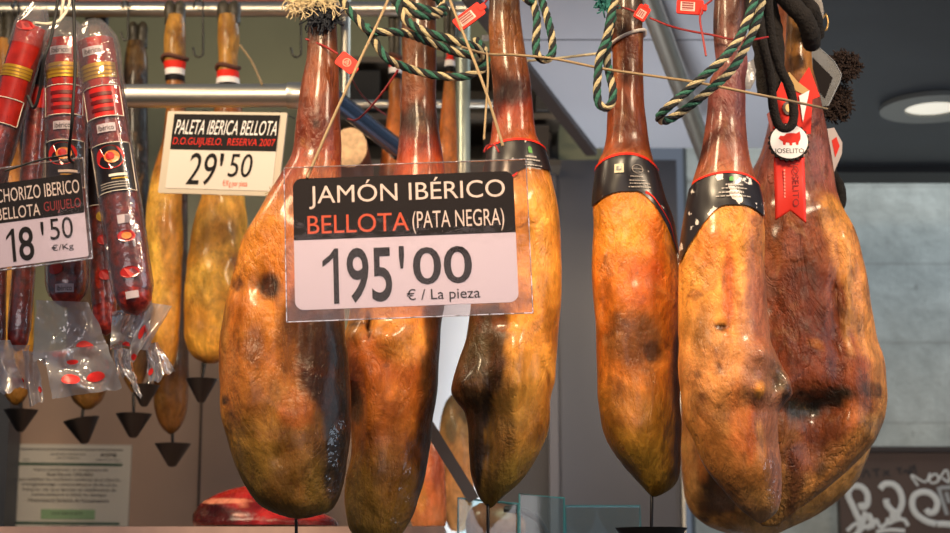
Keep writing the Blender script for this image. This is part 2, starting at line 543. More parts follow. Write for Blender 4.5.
def stone_material():
    m = bpy.data.materials.new('weathered_render')
    m.use_nodes = True
    nt = m.node_tree; N = nt.nodes.new; L = nt.links.new
    b = nt.nodes['Principled BSDF']; b.inputs['Roughness'].default_value = 0.85
    tc = N('ShaderNodeTexCoord')
    br = N('ShaderNodeTexBrick')
    br.inputs['Scale'].default_value = 1.0
    br.inputs['Brick Width'].default_value = 3.4; br.inputs['Row Height'].default_value = 0.262
    br.inputs['Mortar Size'].default_value = 0.005; br.inputs['Mortar Smooth'].default_value = 0.6
    br.inputs['Color1'].default_value = (*lin((176, 178, 172)), 1)
    br.inputs['Color2'].default_value = (*lin((182, 184, 176)), 1)
    br.inputs['Mortar'].default_value = (*lin((164, 164, 157)), 1)
    sx = N('ShaderNodeSeparateXYZ'); cx = N('ShaderNodeCombineXYZ')
    L(tc.outputs['Object'], sx.inputs[0]); L(sx.outputs['X'], cx.inputs['X']); L(sx.outputs['Z'], cx.inputs['Y'])
    L(cx.outputs[0], br.inputs['Vector'])
    n = N('ShaderNodeTexNoise'); n.inputs['Scale'].default_value = 5; n.inputs['Detail'].default_value = 10
    n.inputs['Roughness'].default_value = 0.68
    L(tc.outputs['Object'], n.inputs['Vector'])
    r = N('ShaderNodeMapRange'); r.inputs['From Min'].default_value = 0.3; r.inputs['From Max'].default_value = 0.7
    r.inputs['To Min'].default_value = 0.66; r.inputs['To Max'].default_value = 1.20
    L(n.outputs['Fac'], r.inputs['Value'])
    sc = N('ShaderNodeVectorMath'); sc.operation = 'SCALE'
    L(br.outputs['Color'], sc.inputs[0]); L(r.outputs[0], sc.inputs['Scale'])
    n2 = N('ShaderNodeTexNoise'); n2.inputs['Scale'].default_value = 16; n2.inputs['Detail'].default_value = 6
    L(tc.outputs['Object'], n2.inputs['Vector'])
    r2 = N('ShaderNodeMapRange'); r2.inputs['From Min'].default_value = 0.64; r2.inputs['From Max'].default_value = 0.72
    r2.inputs['To Max'].default_value = 0.6
    L(n2.outputs['Fac'], r2.inputs['Value'])
    mx = N('ShaderNodeMix'); mx.data_type = 'RGBA'
    L(r2.outputs[0], mx.inputs[0]); L(sc.outputs[0], mx.inputs[6]); mx.inputs[7].default_value = (*lin((92, 90, 84)), 1)
    L(mx.outputs[2], b.inputs['Base Color'])
    bp = N('ShaderNodeBump'); bp.inputs['Strength'].default_value = 0.5; bp.inputs['Distance'].default_value = 0.02
    L(n.outputs['Fac'], bp.inputs['Height']); L(bp.outputs['Normal'], b.inputs['Normal'])
    return m
DS = 5.5
mb = MB(); mb.box((P(690, 300, DS).x, DS, 0.0), (P(1300, 300, DS).x, DS + 0.1, 3.2))
structure('wall_street', mb, stone_material())

# ---------------------------------------------------------------- graffitied board (right, low)
DGB = 5.3
r0 = P(838, 448, DGB)
gb = empty('wooden_board', Vector((r0.x, DGB, 0.0)), 'dark brown board covered in white graffiti standing before the grey wall', 'board')
mb = MB(); mb.box((0, 0, 0.0), (0.75, 0.05, r0.z))
mb.build('panel', mat('brown_paint', (82, 60, 48), 0.55, var=0.12, vscale=6), gb, smooth_=False)
mb = MB(); mb.box((-0.005, -0.012, r0.z - 0.012), (0.76, 0.055, r0.z + 0.004))
mb.build('top_edge', mat('brown_edge', (48, 34, 28), 0.55), gb, smooth_=False)
def spray(paths, rad, m, parent, name):
    mb = MB()
    for path in paths:
        pts = [P(x, y, DGB) - Vector((r0.x, DGB, 0)) for x, y in path]
        pts = resample(pts, max(8, len(path) * 6))
        fr_pts = [Vector((p.x, -0.002, p.z)) for p in pts]
        mb.tube(fr_pts, rad, 8, flat=1.0)
    for v in mb.v: v.y = -0.0015 + (v.y + 0.002) * 0.08
    return mb.build(name, m, parent)
SPRAY = mat('white_spray', (214, 212, 206), 0.7)
spray([[(866, 512), (858, 533), (850, 538)], [(864, 530), (858, 518), (852, 505), (848, 495), (852, 487), (861, 487), (867, 494), (867, 504), (862, 508), (860, 503)],
       [(868, 514), (872, 524), (866, 528)], [(880, 489), (885, 484), (894, 485), (900, 492), (902, 502), (899, 511), (894, 512), (887, 505), (886, 499)],
       [(893, 512), (892, 520)], [(897, 511), (898, 520)],
       [(936, 524), (926, 521), (916, 514), (912, 505), (914, 496), (922, 492), (931, 494), (937, 502), (935, 511), (929, 513), (926, 509)],
       [(937, 524), (944, 524), (955, 525)]], 0.0095, SPRAY, gb, 'graffiti_loop')
spray([[(847, 531), (856, 524), (862, 531)], [(872, 528), (876, 520), (880, 527), (886, 524), (888, 518)], [(888, 524), (896, 520), (904, 520), (908, 526)],
       [(876, 532), (890, 530), (905, 531)]], 0.006, SPRAY, gb, 'graffiti_loop')
spray([[(918, 486), (911, 475), (925, 482), (930, 473)], [(934, 474), (929, 479), (932, 483), (938, 481), (937, 475), (933, 474)],
       [(937, 482), (946, 470), (949, 482), (942, 478)], [(951, 480), (958, 470)]], 0.0032, SPRAY, gb, 'graffiti_lettering')
spray([[(940, 488), (955, 487)], [(938, 487), (942, 500), (947, 515)], [(946, 492), (949, 503)]], 0.006, mat('grey_spray', (160, 160, 158), 0.7), gb, 'graffiti_lettering')
spray([[(862, 478), (866, 470), (870, 477)], [(872, 470), (880, 469)], [(876, 470), (877, 477)], [(883, 476), (889, 470)], [(883, 470), (890, 476)],
       [(896, 469), (902, 468)], [(899, 468), (900, 474)], [(903, 473), (906, 470), (909, 474), (910, 466)], [(911, 474), (914, 465), (916, 474)]],
      0.0028, mat('dark_marker', (40, 32, 30), 0.6), gb, 'graffiti_lettering')

# ---------------------------------------------------------------- downlight
cp = PZ(932, 105, ZCEIL - 0.006)
dl = empty('recessed_downlight', cp, 'round recessed downlight in the dark ceiling, glowing pale', 'light')
R0 = 0.125
def ringmesh(r_in, r_out, z0, z1, n=48):
    mb = MB()
    rows = []
    for (r, z) in ((r_in, z0), (r_in, z1), (r_out, z1), (r_out, z0), (r_in, z0)):
        rows.append([Vector((r * math.cos(2 * math.pi * k / n), r * math.sin(2 * math.pi * k / n), z)) for k in range(n + 1)])
    mb.grid(rows)
    return mb
ringmesh(0.066, R0, -0.012, 0.0).build('trim_ring', mat('ring_grey', (120, 122, 116), 0.35), dl)
mb = MB(); mb.add([(0.067 * math.cos(2 * math.pi * k / 40), 0.067 * math.sin(2 * math.pi * k / 40), -0.006) for k in range(40)], [tuple(range(40))])
mb.build('diffuser', mat('diffuser_lit', (250, 246, 230), 0.4, emit=(255, 246, 224), estr=0.55), dl, smooth_=False)

# ---------------------------------------------------------------- rails and pipes
def pipe(name, a, b, r, m, label, cat='pipe', group=None, collars=(), cm=None):
    a = Vector(a); b = Vector(b)
    root = empty(name, a, label, cat, group)
    mb = MB(); n = 6
    mb.tube([(b - a) * (i / n) for i in range(n + 1)], r, 24)
    mb.build('tube', m, root)
    for t, rr, ln in collars:
        c = (b - a) * t; dd = (b - a).normalized() * ln
        mb = MB(); mb.tube([c - dd, c - dd * 0.85, c + dd * 0.85, c + dd], [rr * 0.96, rr, rr, rr * 0.96], 24)
        mb.build('collar', cm or m, root)
    return root
D1, D2 = 3.62, 3.12
s1, s2 = mpp(D1), mpp(D2)
pipe('hanging_rail', (-1.45, D1, P(-80, 10, D1).z), P(485, 9, D1), 8.0 * s1, STEEL, 'long steel rail along the top with hooks and small hams on it', 'rail')
mb = MB(); a = P(-80, 1, D1 + 0.05); b = P(300, 1, D1 + 0.05)
mb.box((a.x, D1 + 0.04, a.z - 0.004), (b.x, D1 + 0.10, a.z + 0.06))
tag(mb.build('rail_bracket', mat('red_brown_board', (120, 62, 52), 0.5), smooth_=False), 'reddish brown board behind the top steel rail', 'board')
pipe('hanging_rail', (-1.45, D2, P(60, 97.5, D2).z), P(314, 95.4, D2), 12.2 * s2, STEEL, 'thick steel rail running behind the shoulder price sign', 'rail', collars=((0.970, 13.8 * s2, 0.016),))
# diagonal pipe receding behind the sign
BLUEST = mat('bluish_steel', (92, 112, 140), 0.25, 0.9)
pipe('stall_pipe', P(316, 84, 3.14), P(402, 152, 3.5), 10.5 * mpp(3.2), BLUEST, 'bluish steel pipe slanting down behind the left ham necks', 'pipe', collars=((0.97, 12 * mpp(3.2), 0.012),), cm=DSTEEL)
pipe('stall_pipe', P(640, -25, 3.1), P(712, 172, 4.1), 11.5 * mpp(3.3), STEEL, 'shiny steel pipe slanting behind the ham with a white neck tie', 'pipe')
pipe('stall_pipe', P(463, -30, 3.75), P(463, 302, 3.75), 7.2 * mpp(3.75), mat('pale_pipe', (196, 204, 186), 0.35, 0.6), 'pale upright pipe between the middle ham necks', 'pipe')
pipe('stall_pipe', P(346, -30, 3.72), P(345, 105, 3.72), 5.0 * mpp(3.72), STEEL, 'narrow steel upright just right of the leftmost large ham neck', 'pipe')
pipe('hanging_rail', P(352, 104, 4.1), P(505, 104, 4.1), 4.2 * mpp(4.1), STEEL, 'thin bright steel rail far back beside the pale upright pipe', 'rail')
mb = MB(); a = P(690, 62, 3.9); 
pipe('stall_pipe', P(691, 52, 3.95), P(689, 85, 3.95), 6.5 * mpp(3.95), STEEL, 'short steel stub pipe under the light ceiling', 'pipe')

# dark shelving box in the back
sh = empty('shelf_unit', P(400, 140, 4.55), 'dark shelving unit on the back wall behind the slanting bluish pipe', 'shelf')
o = sh.location
mb = MB()
for (x0, y0, x1, y1) in ((338, 62, 560, 68), (338, 118, 560, 124), (338, 164, 560, 170)):
    p0 = P(x0, y1, 4.5) - o; p1 = P(x1, y0, 4.5) - o
    mb2 = MB(); mb2.box((p0.x, -0.1, p0.z), (p1.x, 0.2, p1.z)); mb2.build('shelf', mat('shelf_brown', (88, 78, 66), 0.5), sh, smooth_=False)
p0 = P(338, 168, 4.6) - o; p1 = P(560, 60, 4.6) - o
mb2 = MB(); mb2.box((p0.x, 0.17, p0.z), (p1.x, 0.19, p1.z)); mb2.build('back_panel', mat('shelf_dark', (48, 42, 34), 0.6), sh, smooth_=False)
for k, (x0, y0, x1, y1, c) in enumerate(((352, 76, 381, 116, (20, 18, 16)), (516, 78, 530, 117, (60, 52, 44)), (535, 88, 548, 117, (44, 38, 32)), (528, 130, 548, 163, (70, 58, 48)), (505, 126, 520, 163, (56, 44, 30)))):
    p0 = P(x0, y1, 4.5); p1 = P(x1, y0, 4.5)
    mb2 = MB(); c0 = Vector(((p0.x + p1.x) / 2, 4.5, p0.z))
    hw = (p1.x - p0.x) / 2; hh = p1.z - p0.z
    rows = [[Vector((sx * hw * q, sy * 0.06 * q, z)) for sx, sy in ((-1, -1), (1, -1), (1, 1), (-1, 1), (-1, -1))] for q, z in ((0.9, 0), (1, 0.004), (1, hh - 0.004), (0.9, hh))]
    mb2.grid(rows); mb2.add([(-hw * .9, -.054, hh), (hw * .9, -.054, hh), (hw * .9, .054, hh), (-hw * .9, .054, hh)], [(0, 1, 2, 3)])
    ob = mb2.build('box', mat('box_%d' % k, c, 0.6), None, smooth_=False); ob.location = c0
    tag(ob, ['black box on the far shelf beside the slanting bluish pipe', 'greyish box on the far shelf, first right of the third ham neck', 'dark box on the far shelf close to the ceiling beam',
             'brown box on the lower far shelf under the ceiling beam', 'dark olive box on the lower far shelf behind the third ham neck'][k], 'box')

# ---------------------------------------------------------------- ham builder
class Ham:
    def __init__(self, prof, d, ratio, cols, blobs=(), dents=(), seed=0, lean=0.0, rough=1.0, N=150, M=72, sides=()):
        self.sides = [(sd, Curve1([p[0] for p in pl], [p[1] for p in pl]), pl[0][0], pl[-1][0], lin(cl), sf, st) for sd, pl, cl, sf, st in sides]
        self.y0, self.y1 = prof[0][0], prof[-1][0]
        ys = [p[0] for p in prof]
        self.L = Curve1(ys, [p[1] for p in prof]); self.R = Curve1(ys, [p[2] for p in prof])
        self.d = d; self.rt = Curve1([p[0] for p in ratio], [p[1] for p in ratio])
        self.cols = stops(cols); self.blobs = [(b[0], b[1], b[2], b[3], lin(b[4]), b[5] if len(b) > 5 else 1.0) for b in blobs]
        self.dents = dents; self.seed = seed; self.rough = rough; self.N = N; self.M = M
        self.lean = lean; self.blue = 0.74
    def surf(self, py, phi, off=0.0):
        xl, xr = self.L(py), self.R(py)
        cx = (xl + xr) / 2
        c = P(cx, py, self.d); a = (xr - xl) / 2 * mpp(self.d) * 1.0
        bdep = a * self.rt(py)
        sp, cp_ = math.sin(phi), math.cos(phi)
        q = Vector((c.x + a * sp, self.d - bdep * cp_ + self.lean * (py - self.y0) / (self.y1 - self.y0), c.z))
        nrm = Vector((sp, -cp_, 0))
        s = Vector((self.seed * 3.7, self.seed * 1.3, 0))
        amp = self.rough * min(1.0, a / 0.06)
        n = noise.noise((q + s) * 9) * 0.0060 + noise.noise((q + s) * 24) * 0.0042 + noise.noise(Vector((q.x * 60, q.y * 60, q.z * 30)) + s) * 0.0011
        # let silhouettes stay where they are: displacement mostly towards the viewer
        q += nrm * (n * amp * (0.45 + 0.55 * abs(cp_)) + off)
        if cp_ > 0:
            pxx = cx + (xr - xl) / 2 * sp
            for (dx, dy, rx, ry, dep) in self.dents:
                rho = ((pxx - dx) / rx) ** 2 + ((py - dy) / ry) ** 2
                if rho < 4: q.y += dep * math.exp(-rho * 1.5) * smooth(cp_ * 2.5)
        return q
    def color(self, py, phi, q):
        xl, xr = self.L(py), self.R(py)
        sp, cp_ = math.sin(phi), math.cos(phi)
        s = Vector((self.seed * 5.1, 0, self.seed * 2.2))
        wob = noise.noise((q + s) * 14) * 26 + noise.noise((q + s) * 40) * 9
        c = Vector(self.cols(py + wob))
        f = 1.0 + 0.22 * noise.noise((q + s) * 11) + 0.16 * noise.noise((q + s) * 33)
        c = c * f
        pn = noise.noise((q + s * 1.7) * 8.5) + 0.5 * noise.noise((q + s) * 21)
        k1 = smooth((pn - 0.02) / 0.45) * 0.62
        c = c.lerp(Vector((c.x * 0.60, c.y * 0.42, c.z * 0.34)), k1)
        k2 = smooth((-pn - 0.12) / 0.4) * 0.5
        c = c.lerp(Vector((min(1, c.x * 1.22), min(1, c.y * 1.28), c.z * 1.3)), k2)
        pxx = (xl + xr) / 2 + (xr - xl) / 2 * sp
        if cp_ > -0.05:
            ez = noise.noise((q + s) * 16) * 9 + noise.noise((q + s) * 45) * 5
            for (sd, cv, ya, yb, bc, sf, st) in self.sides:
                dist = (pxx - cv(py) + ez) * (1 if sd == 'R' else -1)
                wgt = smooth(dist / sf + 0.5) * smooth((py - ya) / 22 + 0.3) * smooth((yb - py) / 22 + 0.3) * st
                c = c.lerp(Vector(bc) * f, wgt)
            nz = noise.noise((q + s) * 28) * 0.55 + noise.noise((q + s) * 75) * 0.35
            for (bx, by, rx, ry, bc, st) in self.blobs:
                rho = math.sqrt(((pxx - bx) / rx) ** 2 + ((py - by) / ry) ** 2)
                if rho < 2.2:
                    wgt = smooth((1.15 - rho + nz * 0.55) / 0.55) * st
                    c = c.lerp(Vector(bc) * (0.85 + 0.3 * f * 0.5), wgt)
        return (max(0, c.x * 1.04), max(0, c.y * 1.03), max(0, c.z * self.blue))
    def mesh(self):
        mb = MB(); cols = []
        rows = []
        for i in range(self.N):
            u = i / (self.N - 1)
            # finer rings towards the closing end
            py = self.y0 + (self.y1 - self.y0) * (u + 0.08 * math.sin(math.pi * u) * u)
            py = min(py, self.y1)
            row = []
            for k in range(self.M):
                phi = -math.pi + 2 * math.pi * k / self.M
                q = self.surf(py, phi)
                row.append(q); cols.append(self.color(py, phi, q))
            rows.append(row)
        M, N = self.M, self.N
        vs = [p for r in rows for p in r]
        fs = [(i * M + k, i * M + (k + 1) % M, (i + 1) * M + (k + 1) % M, (i + 1) * M + k) for i in range(N - 1) for k in range(M)]
        top = sum(rows[0], Vector()) / M; bot = sum(rows[-1], Vector()) / M - Vector((0, 0, 0.0015))
        vs += [top, bot]; cols += [cols[0], cols[(N - 1) * M]]
        fs += [(k, (k + 1) % M, len(vs) - 2) for k in range(M)] + [((N - 1) * M + k, (N - 1) * M + (k + 1) % M, len(vs) - 1) for k in range(M)]
        mb.add(vs, fs); mb.c = cols
        self.bottom = bot
        return mb
    def build(self, label, group, m=None, name='cured_ham', cat='ham', part='meat', hoof=None):
        mb = self.mesh()
        self.root = empty(name, self.bottom, label, cat, group)
        mb.build(part, m or HAM, self.root, self.bottom)
        if hoof: self.hoof(hoof)
        return self.root
    def hoof(self, h):
        """cloven hoof above the shank, from py h[1] up to h[0], about x = h[2], half width h[3]"""
        yt, yb, hx, hw = h
        s = mpp(self.d)
        mb = MB()
        for sgn in (-1, 1):
            pts, rad = [], []
            for i in range(9):
                t = i / 8
                py = yb + (yt - yb) * t
                pts.append(P(hx + sgn * hw * (0.42 + 0.12 * t), py, self.d))
                rad.append(hw * s * (0.64 - 0.04 * t - 0.34 * (max(0, t - 0.75) / 0.25) ** 2))
            mb.tube(pts, rad, 14)
        mb.build('hoof', HOOF, self.root, self.bottom)
    def patch(self, phi0, phi1, ftop, fbot, off, m, name, nu=36, nv=14, parent=None, th=True):
        mb = MB(); rows = []
        for j in range(nv + 1):
            row = []
            for i in range(nu + 1):
                u = i / nu
                phi = phi0 + (phi1 - phi0) * u
                yt, yb = ftop(u), fbot(u)
                row.append(self.surf(yt + (yb - yt) * j / nv, phi, off))
            rows.append(row)
        mb.grid(rows)
        return mb.build(name, m, parent or self.root, self.bottom)
    def print(self, body, phi0, phi1, y0, y1, off, m, parent=None, name='lettering', bend=None):
        vs, fs = text2d(body)
        mb = MB()
        mb.add([self.surf(y1 + (y0 - y1) * v + (bend(u) if bend else 0), phi0 + (phi1 - phi0) * u, off) for u, v in vs], fs)
        return mb.build(name, m, parent or self.root, self.bottom, smooth_=False, recalc=False)

rad = math.radians
FRONT = 'large cured hams hanging in the front row'
# A: leftmost large ham, behind the sign
A = Ham([(-45, 310, 334), (20, 308, 337), (50, 307, 338), (84, 301, 340), (115, 296, 341), (150, 292, 342), (175, 280, 343), (205, 262, 344), (235, 245, 344), (270, 234, 343),
         (320, 222, 345), (350, 218, 348), (395, 219, 351), (420, 222, 351), (443, 228, 350), (470, 237, 347), (490, 247, 342), (505, 259, 335), (513, 274, 326), (518, 290, 308)],
        2.40, [(-45, 1.0), (120, 1.0), (220, 0.8), (350, 0.68), (480, 0.72), (518, 0.8)],
        [(-45, (60, 36, 28)), (20, (80, 44, 28)), (70, (112, 54, 28)), (120, (114, 50, 28)), (160, (128, 50, 28)), (205, (176, 102, 42)), (260, (206, 130, 50)), (320, (198, 120, 46)),
         (380, (178, 106, 48)), (430, (156, 106, 48)), (480, (132, 98, 46)), (518, (122, 92, 44))],
        [(272, 292, 13, 15, (52, 34, 26)), (240, 288, 8, 7, (86, 48, 30), 0.8), (262, 352, 13, 18, (140, 84, 62), 0.6), (292, 345, 14, 40, (106, 62, 34), 0.7),
         (228, 403, 5, 6, (60, 44, 36), 0.9), (226, 330, 7, 34, (158, 106, 46), 0.7), (338, 460, 14, 60, (48, 34, 22), 0.9), (300, 415, 20, 20, (196, 98, 40), 0.6), (318, 130, 5, 6, (50, 26, 20), 0.8),
         (315, 14, 30, 13, (20, 20, 26), 0.95)],
        [(262, 292, 10, 20, 0.010), (240, 292, 8, 12, 0.006), (300, 350, 12, 50, 0.012), (285, 460, 14, 14, 0.006), (250, 380, 18, 60, -0.012), (262, 345, 10, 14, 0.006)], 1,
        sides=[('R', [(285, 304), (330, 290), (380, 303), (420, 320), (470, 336), (516, 346)], (66, 36, 18), 14, 0.97), ('R', [(320, 330), (420, 338), (516, 352)], (34, 22, 14), 12, 0.9)])  # shade of the right flank is put into the colour here
A.build('leftmost large ham, golden with shade painted on its right flank, behind the big price sign', FRONT, hoof=(-85, -38, 322, 12))
# B
B = Ham([(-45, 404, 434), (30, 401, 437), (60, 402, 437), (100, 400, 437), (130, 399, 440), (160, 396, 444), (200, 384, 448), (250, 366, 450), (300, 350, 446), (322, 346, 442), (345, 340, 440),
         (362, 336, 439), (380, 338, 438), (398, 345, 437), (420, 351, 434), (450, 352, 430), (480, 347, 425), (500, 346, 419), (525, 348, 408), (540, 358, 396), (548, 370, 384)],
        2.57, [(-45, 1.0), (160, 0.95), (300, 0.85), (548, 0.85)],
        [(-45, (54, 34, 24)), (15, (72, 42, 26)), (60, (112, 60, 30)), (95, (108, 52, 28)), (118, (84, 42, 28)), (150, (140, 46, 26)), (200, (190, 100, 40)), (300, (216, 146, 66)), (345, (222, 150, 72)), (368, (192, 108, 48)),
         (420, (184, 108, 46)), (480, (162, 114, 50)), (548, (140, 106, 52))],
        [(417, 118, 13, 16, (48, 26, 20), 0.8), (369, 330, 2.2, 15, (40, 22, 16)), (358, 327, 9, 3, (80, 44, 26), 0.8), (384, 352, 9, 3, (140, 76, 40), 0.7), (434, 360, 10, 80, (84, 50, 28), 0.9), (357, 410, 9, 22, (90, 66, 44), 0.8),
         (370, 437, 4, 4, (110, 60, 30), 0.8)],
        [(369, 330, 4, 18, 0.016), (352, 340, 14, 12, -0.010), (390, 345, 20, 16, -0.012), (356, 405, 12, 22, 0.014), (368, 400, 12, 60, -0.008)], 2,
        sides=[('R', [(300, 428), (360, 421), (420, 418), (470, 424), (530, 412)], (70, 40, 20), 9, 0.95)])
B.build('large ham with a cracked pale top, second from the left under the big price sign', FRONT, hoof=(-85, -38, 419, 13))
# C
C = Ham([(-45, 491, 517), (0, 489, 520), (25, 488, 522), (50, 489, 526), (80, 491, 531), (105, 492, 534), (135, 490, 537), (150, 487, 545), (180, 480, 553), (210, 474, 559), (250, 470, 562), (300, 470, 562), (340, 465, 559),
         (360, 459, 558), (380, 453, 557), (391, 451, 554), (400, 455, 552), (412, 464, 551), (430, 468, 548), (450, 469, 540), (470, 470, 529), (485, 474, 517), (497, 479, 503), (507, 487, 493)],
        2.50, [(-45, 1.0), (150, 0.95), (250, 0.85), (507, 0.95)],
        [(-45, (50, 34, 24)), (0, (70, 42, 28)), (38, (132, 76, 36)), (70, (122, 64, 32)), (95, (84, 40, 30)), (120, (138, 46, 26)), (150, (160, 78, 34)), (190, (214, 142, 66)), (260, (222, 148, 66)), (320, (214, 140, 62)),
         (360, (224, 152, 72)), (430, (216, 156, 78)), (470, (182, 140, 68)), (507, (156, 124, 60))],
        [(512, 98, 18, 13, (58, 28, 26), 0.7), (512, 308, 16, 10, (140, 80, 44), 0.7), (500, 330, 10, 8, (120, 64, 36), 0.7), (478, 360, 14, 30, (84, 70, 52), 0.6),
         (548, 380, 4, 10, (110, 60, 30), 0.7)],
        [(488, 420, 8, 110, 0.012), (505, 330, 16, 10, 0.006), (462, 388, 10, 14, -0.012), (515, 400, 12, 80, -0.010)], 3,
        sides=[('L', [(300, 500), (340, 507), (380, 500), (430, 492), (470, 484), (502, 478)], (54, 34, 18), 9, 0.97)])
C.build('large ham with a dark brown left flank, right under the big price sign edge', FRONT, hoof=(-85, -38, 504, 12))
# D
Dh = Ham([(-45, 608, 640), (0, 609, 643), (25, 610, 643), (40, 611, 644), (70, 612, 644), (100, 608, 645), (130, 606, 648), (150, 603, 651), (165, 597, 656), (200, 593, 665), (230, 592, 675), (265, 591, 680), (300, 593, 682),
          (340, 596, 682), (390, 597, 681), (420, 600, 681), (440, 606, 681), (455, 615, 681), (470, 627, 680), (482, 638, 677), (490, 645, 670), (496, 651, 659)],
         2.50, [(-45, 1.0), (150, 0.95), (260, 0.80), (496, 0.85)],
         [(-45, (46, 34, 28)), (0, (60, 42, 30)), (28, (78, 46, 28)), (45, (132, 66, 30)), (85, (112, 52, 26)), (110, (124, 56, 28)), (150, (140, 66, 32)), (190, (206, 120, 44)), (240, (220, 136, 50)), (290, (210, 114, 40)),
          (350, (194, 110, 44)), (420, (184, 122, 48)), (470, (166, 122, 46)), (496, (156, 116, 46))],
         [(632, 345, 30, 30, (112, 74, 46), 0.75), (640, 290, 22, 26, (184, 84, 32), 0.6), (622, 410, 22, 24, (150, 92, 44), 0.6), (648, 356, 10, 10, (58, 34, 24), 0.8), (612, 330, 10, 14, (120, 70, 40), 0.7), (680, 420, 8, 110, (92, 56, 30), 0.9), (630, 70, 14, 24, (92, 44, 24), 0.6), (655, 250, 9, 45, (196, 78, 30), 0.6),
          (604, 300, 6, 20, (130, 64, 30), 0.6)],
         [(640, 350, 18, 26, 0.008), (604, 310, 6, 30, 0.008), (630, 440, 30, 40, -0.008)], 4,
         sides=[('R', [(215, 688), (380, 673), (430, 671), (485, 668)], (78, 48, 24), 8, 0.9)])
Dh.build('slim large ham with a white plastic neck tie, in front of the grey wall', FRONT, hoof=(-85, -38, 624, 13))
# E
E = Ham([(-45, 716, 744), (0, 714, 746), (30, 712, 746), (50, 714, 747), (66, 716, 748), (82, 709, 746), (110, 707, 746), (140, 703, 748), (170, 695, 753), (200, 686, 761), (230, 681, 765), (265, 678, 766), (300, 678, 768), (340, 678, 770),
         (355, 678, 776), (370, 679, 783), (385, 680, 791), (394, 681, 793), (403, 681, 786), (415, 683, 778), (440, 692, 777), (465, 704, 781), (482, 716, 782), (498, 730, 781), (510, 741, 778), (517, 750, 772), (522, 757, 764)],
        2.40, [(-45, 1.0), (150, 0.9), (260, 0.80), (522, 0.85)],
        [(-45, (66, 42, 34)), (0, (96, 56, 42)), (40, (112, 64, 54)), (64, (134, 80, 80)), (95, (108, 52, 50)), (140, (132, 68, 52)), (175, (146, 76, 50)), (215, (228, 142, 58)), (270, (230, 150, 64)), (330, (222, 144, 70)), (380, (206, 134, 74)),
         (430, (200, 134, 70)), (480, (176, 124, 66)), (522, (160, 116, 84))],
        [(724, 292, 7, 60, (178, 66, 28), 0.75), (702, 250, 14, 26, (200, 98, 40), 0.5), (735, 425, 14, 46, (190, 96, 44), 0.55), (700, 330, 10, 30, (150, 96, 56), 0.5), (755, 290, 13, 90, (158, 92, 66), 0.8), (740, 330, 12, 30, (170, 108, 78), 0.6), (770, 385, 13, 19, (66, 62, 44), 0.95), (752, 378, 20, 26, (170, 112, 82), 0.7), (752, 394, 7, 9, (228, 146, 54), 0.9),
         (776, 450, 12, 60, (172, 112, 84), 0.85), (745, 440, 6, 30, (196, 96, 40), 0.7), (717, 332, 9, 4.5, (64, 32, 20), 0.95), (692, 300, 9, 5, (120, 60, 30), 0.7), (713, 371, 3, 4, (96, 54, 30), 0.8), (695, 378, 4, 5, (96, 54, 30), 0.8),
         (698, 400, 4, 5, (96, 54, 30), 0.8), (782, 398, 6, 12, (44, 34, 26), 0.8), (695, 340, 12, 26, (176, 118, 62), 0.6), (775, 516, 8, 8, (190, 150, 120), 0.7)],
        [(768, 386, 12, 18, 0.022), (724, 300, 6, 50, 0.006), (717, 332, 8, 4, 0.008), (772, 455, 12, 40, 0.010), (755, 358, 14, 14, -0.014), (752, 395, 6, 8, -0.006), (786, 375, 6, 12, -0.010)], 5,
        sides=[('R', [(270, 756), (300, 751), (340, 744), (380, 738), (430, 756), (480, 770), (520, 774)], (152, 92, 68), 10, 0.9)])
E.blue = 0.95
E.build('golden large ham with a torn black label and a bony knob at lower right', FRONT, hoof=(-85, -38, 730, 13))
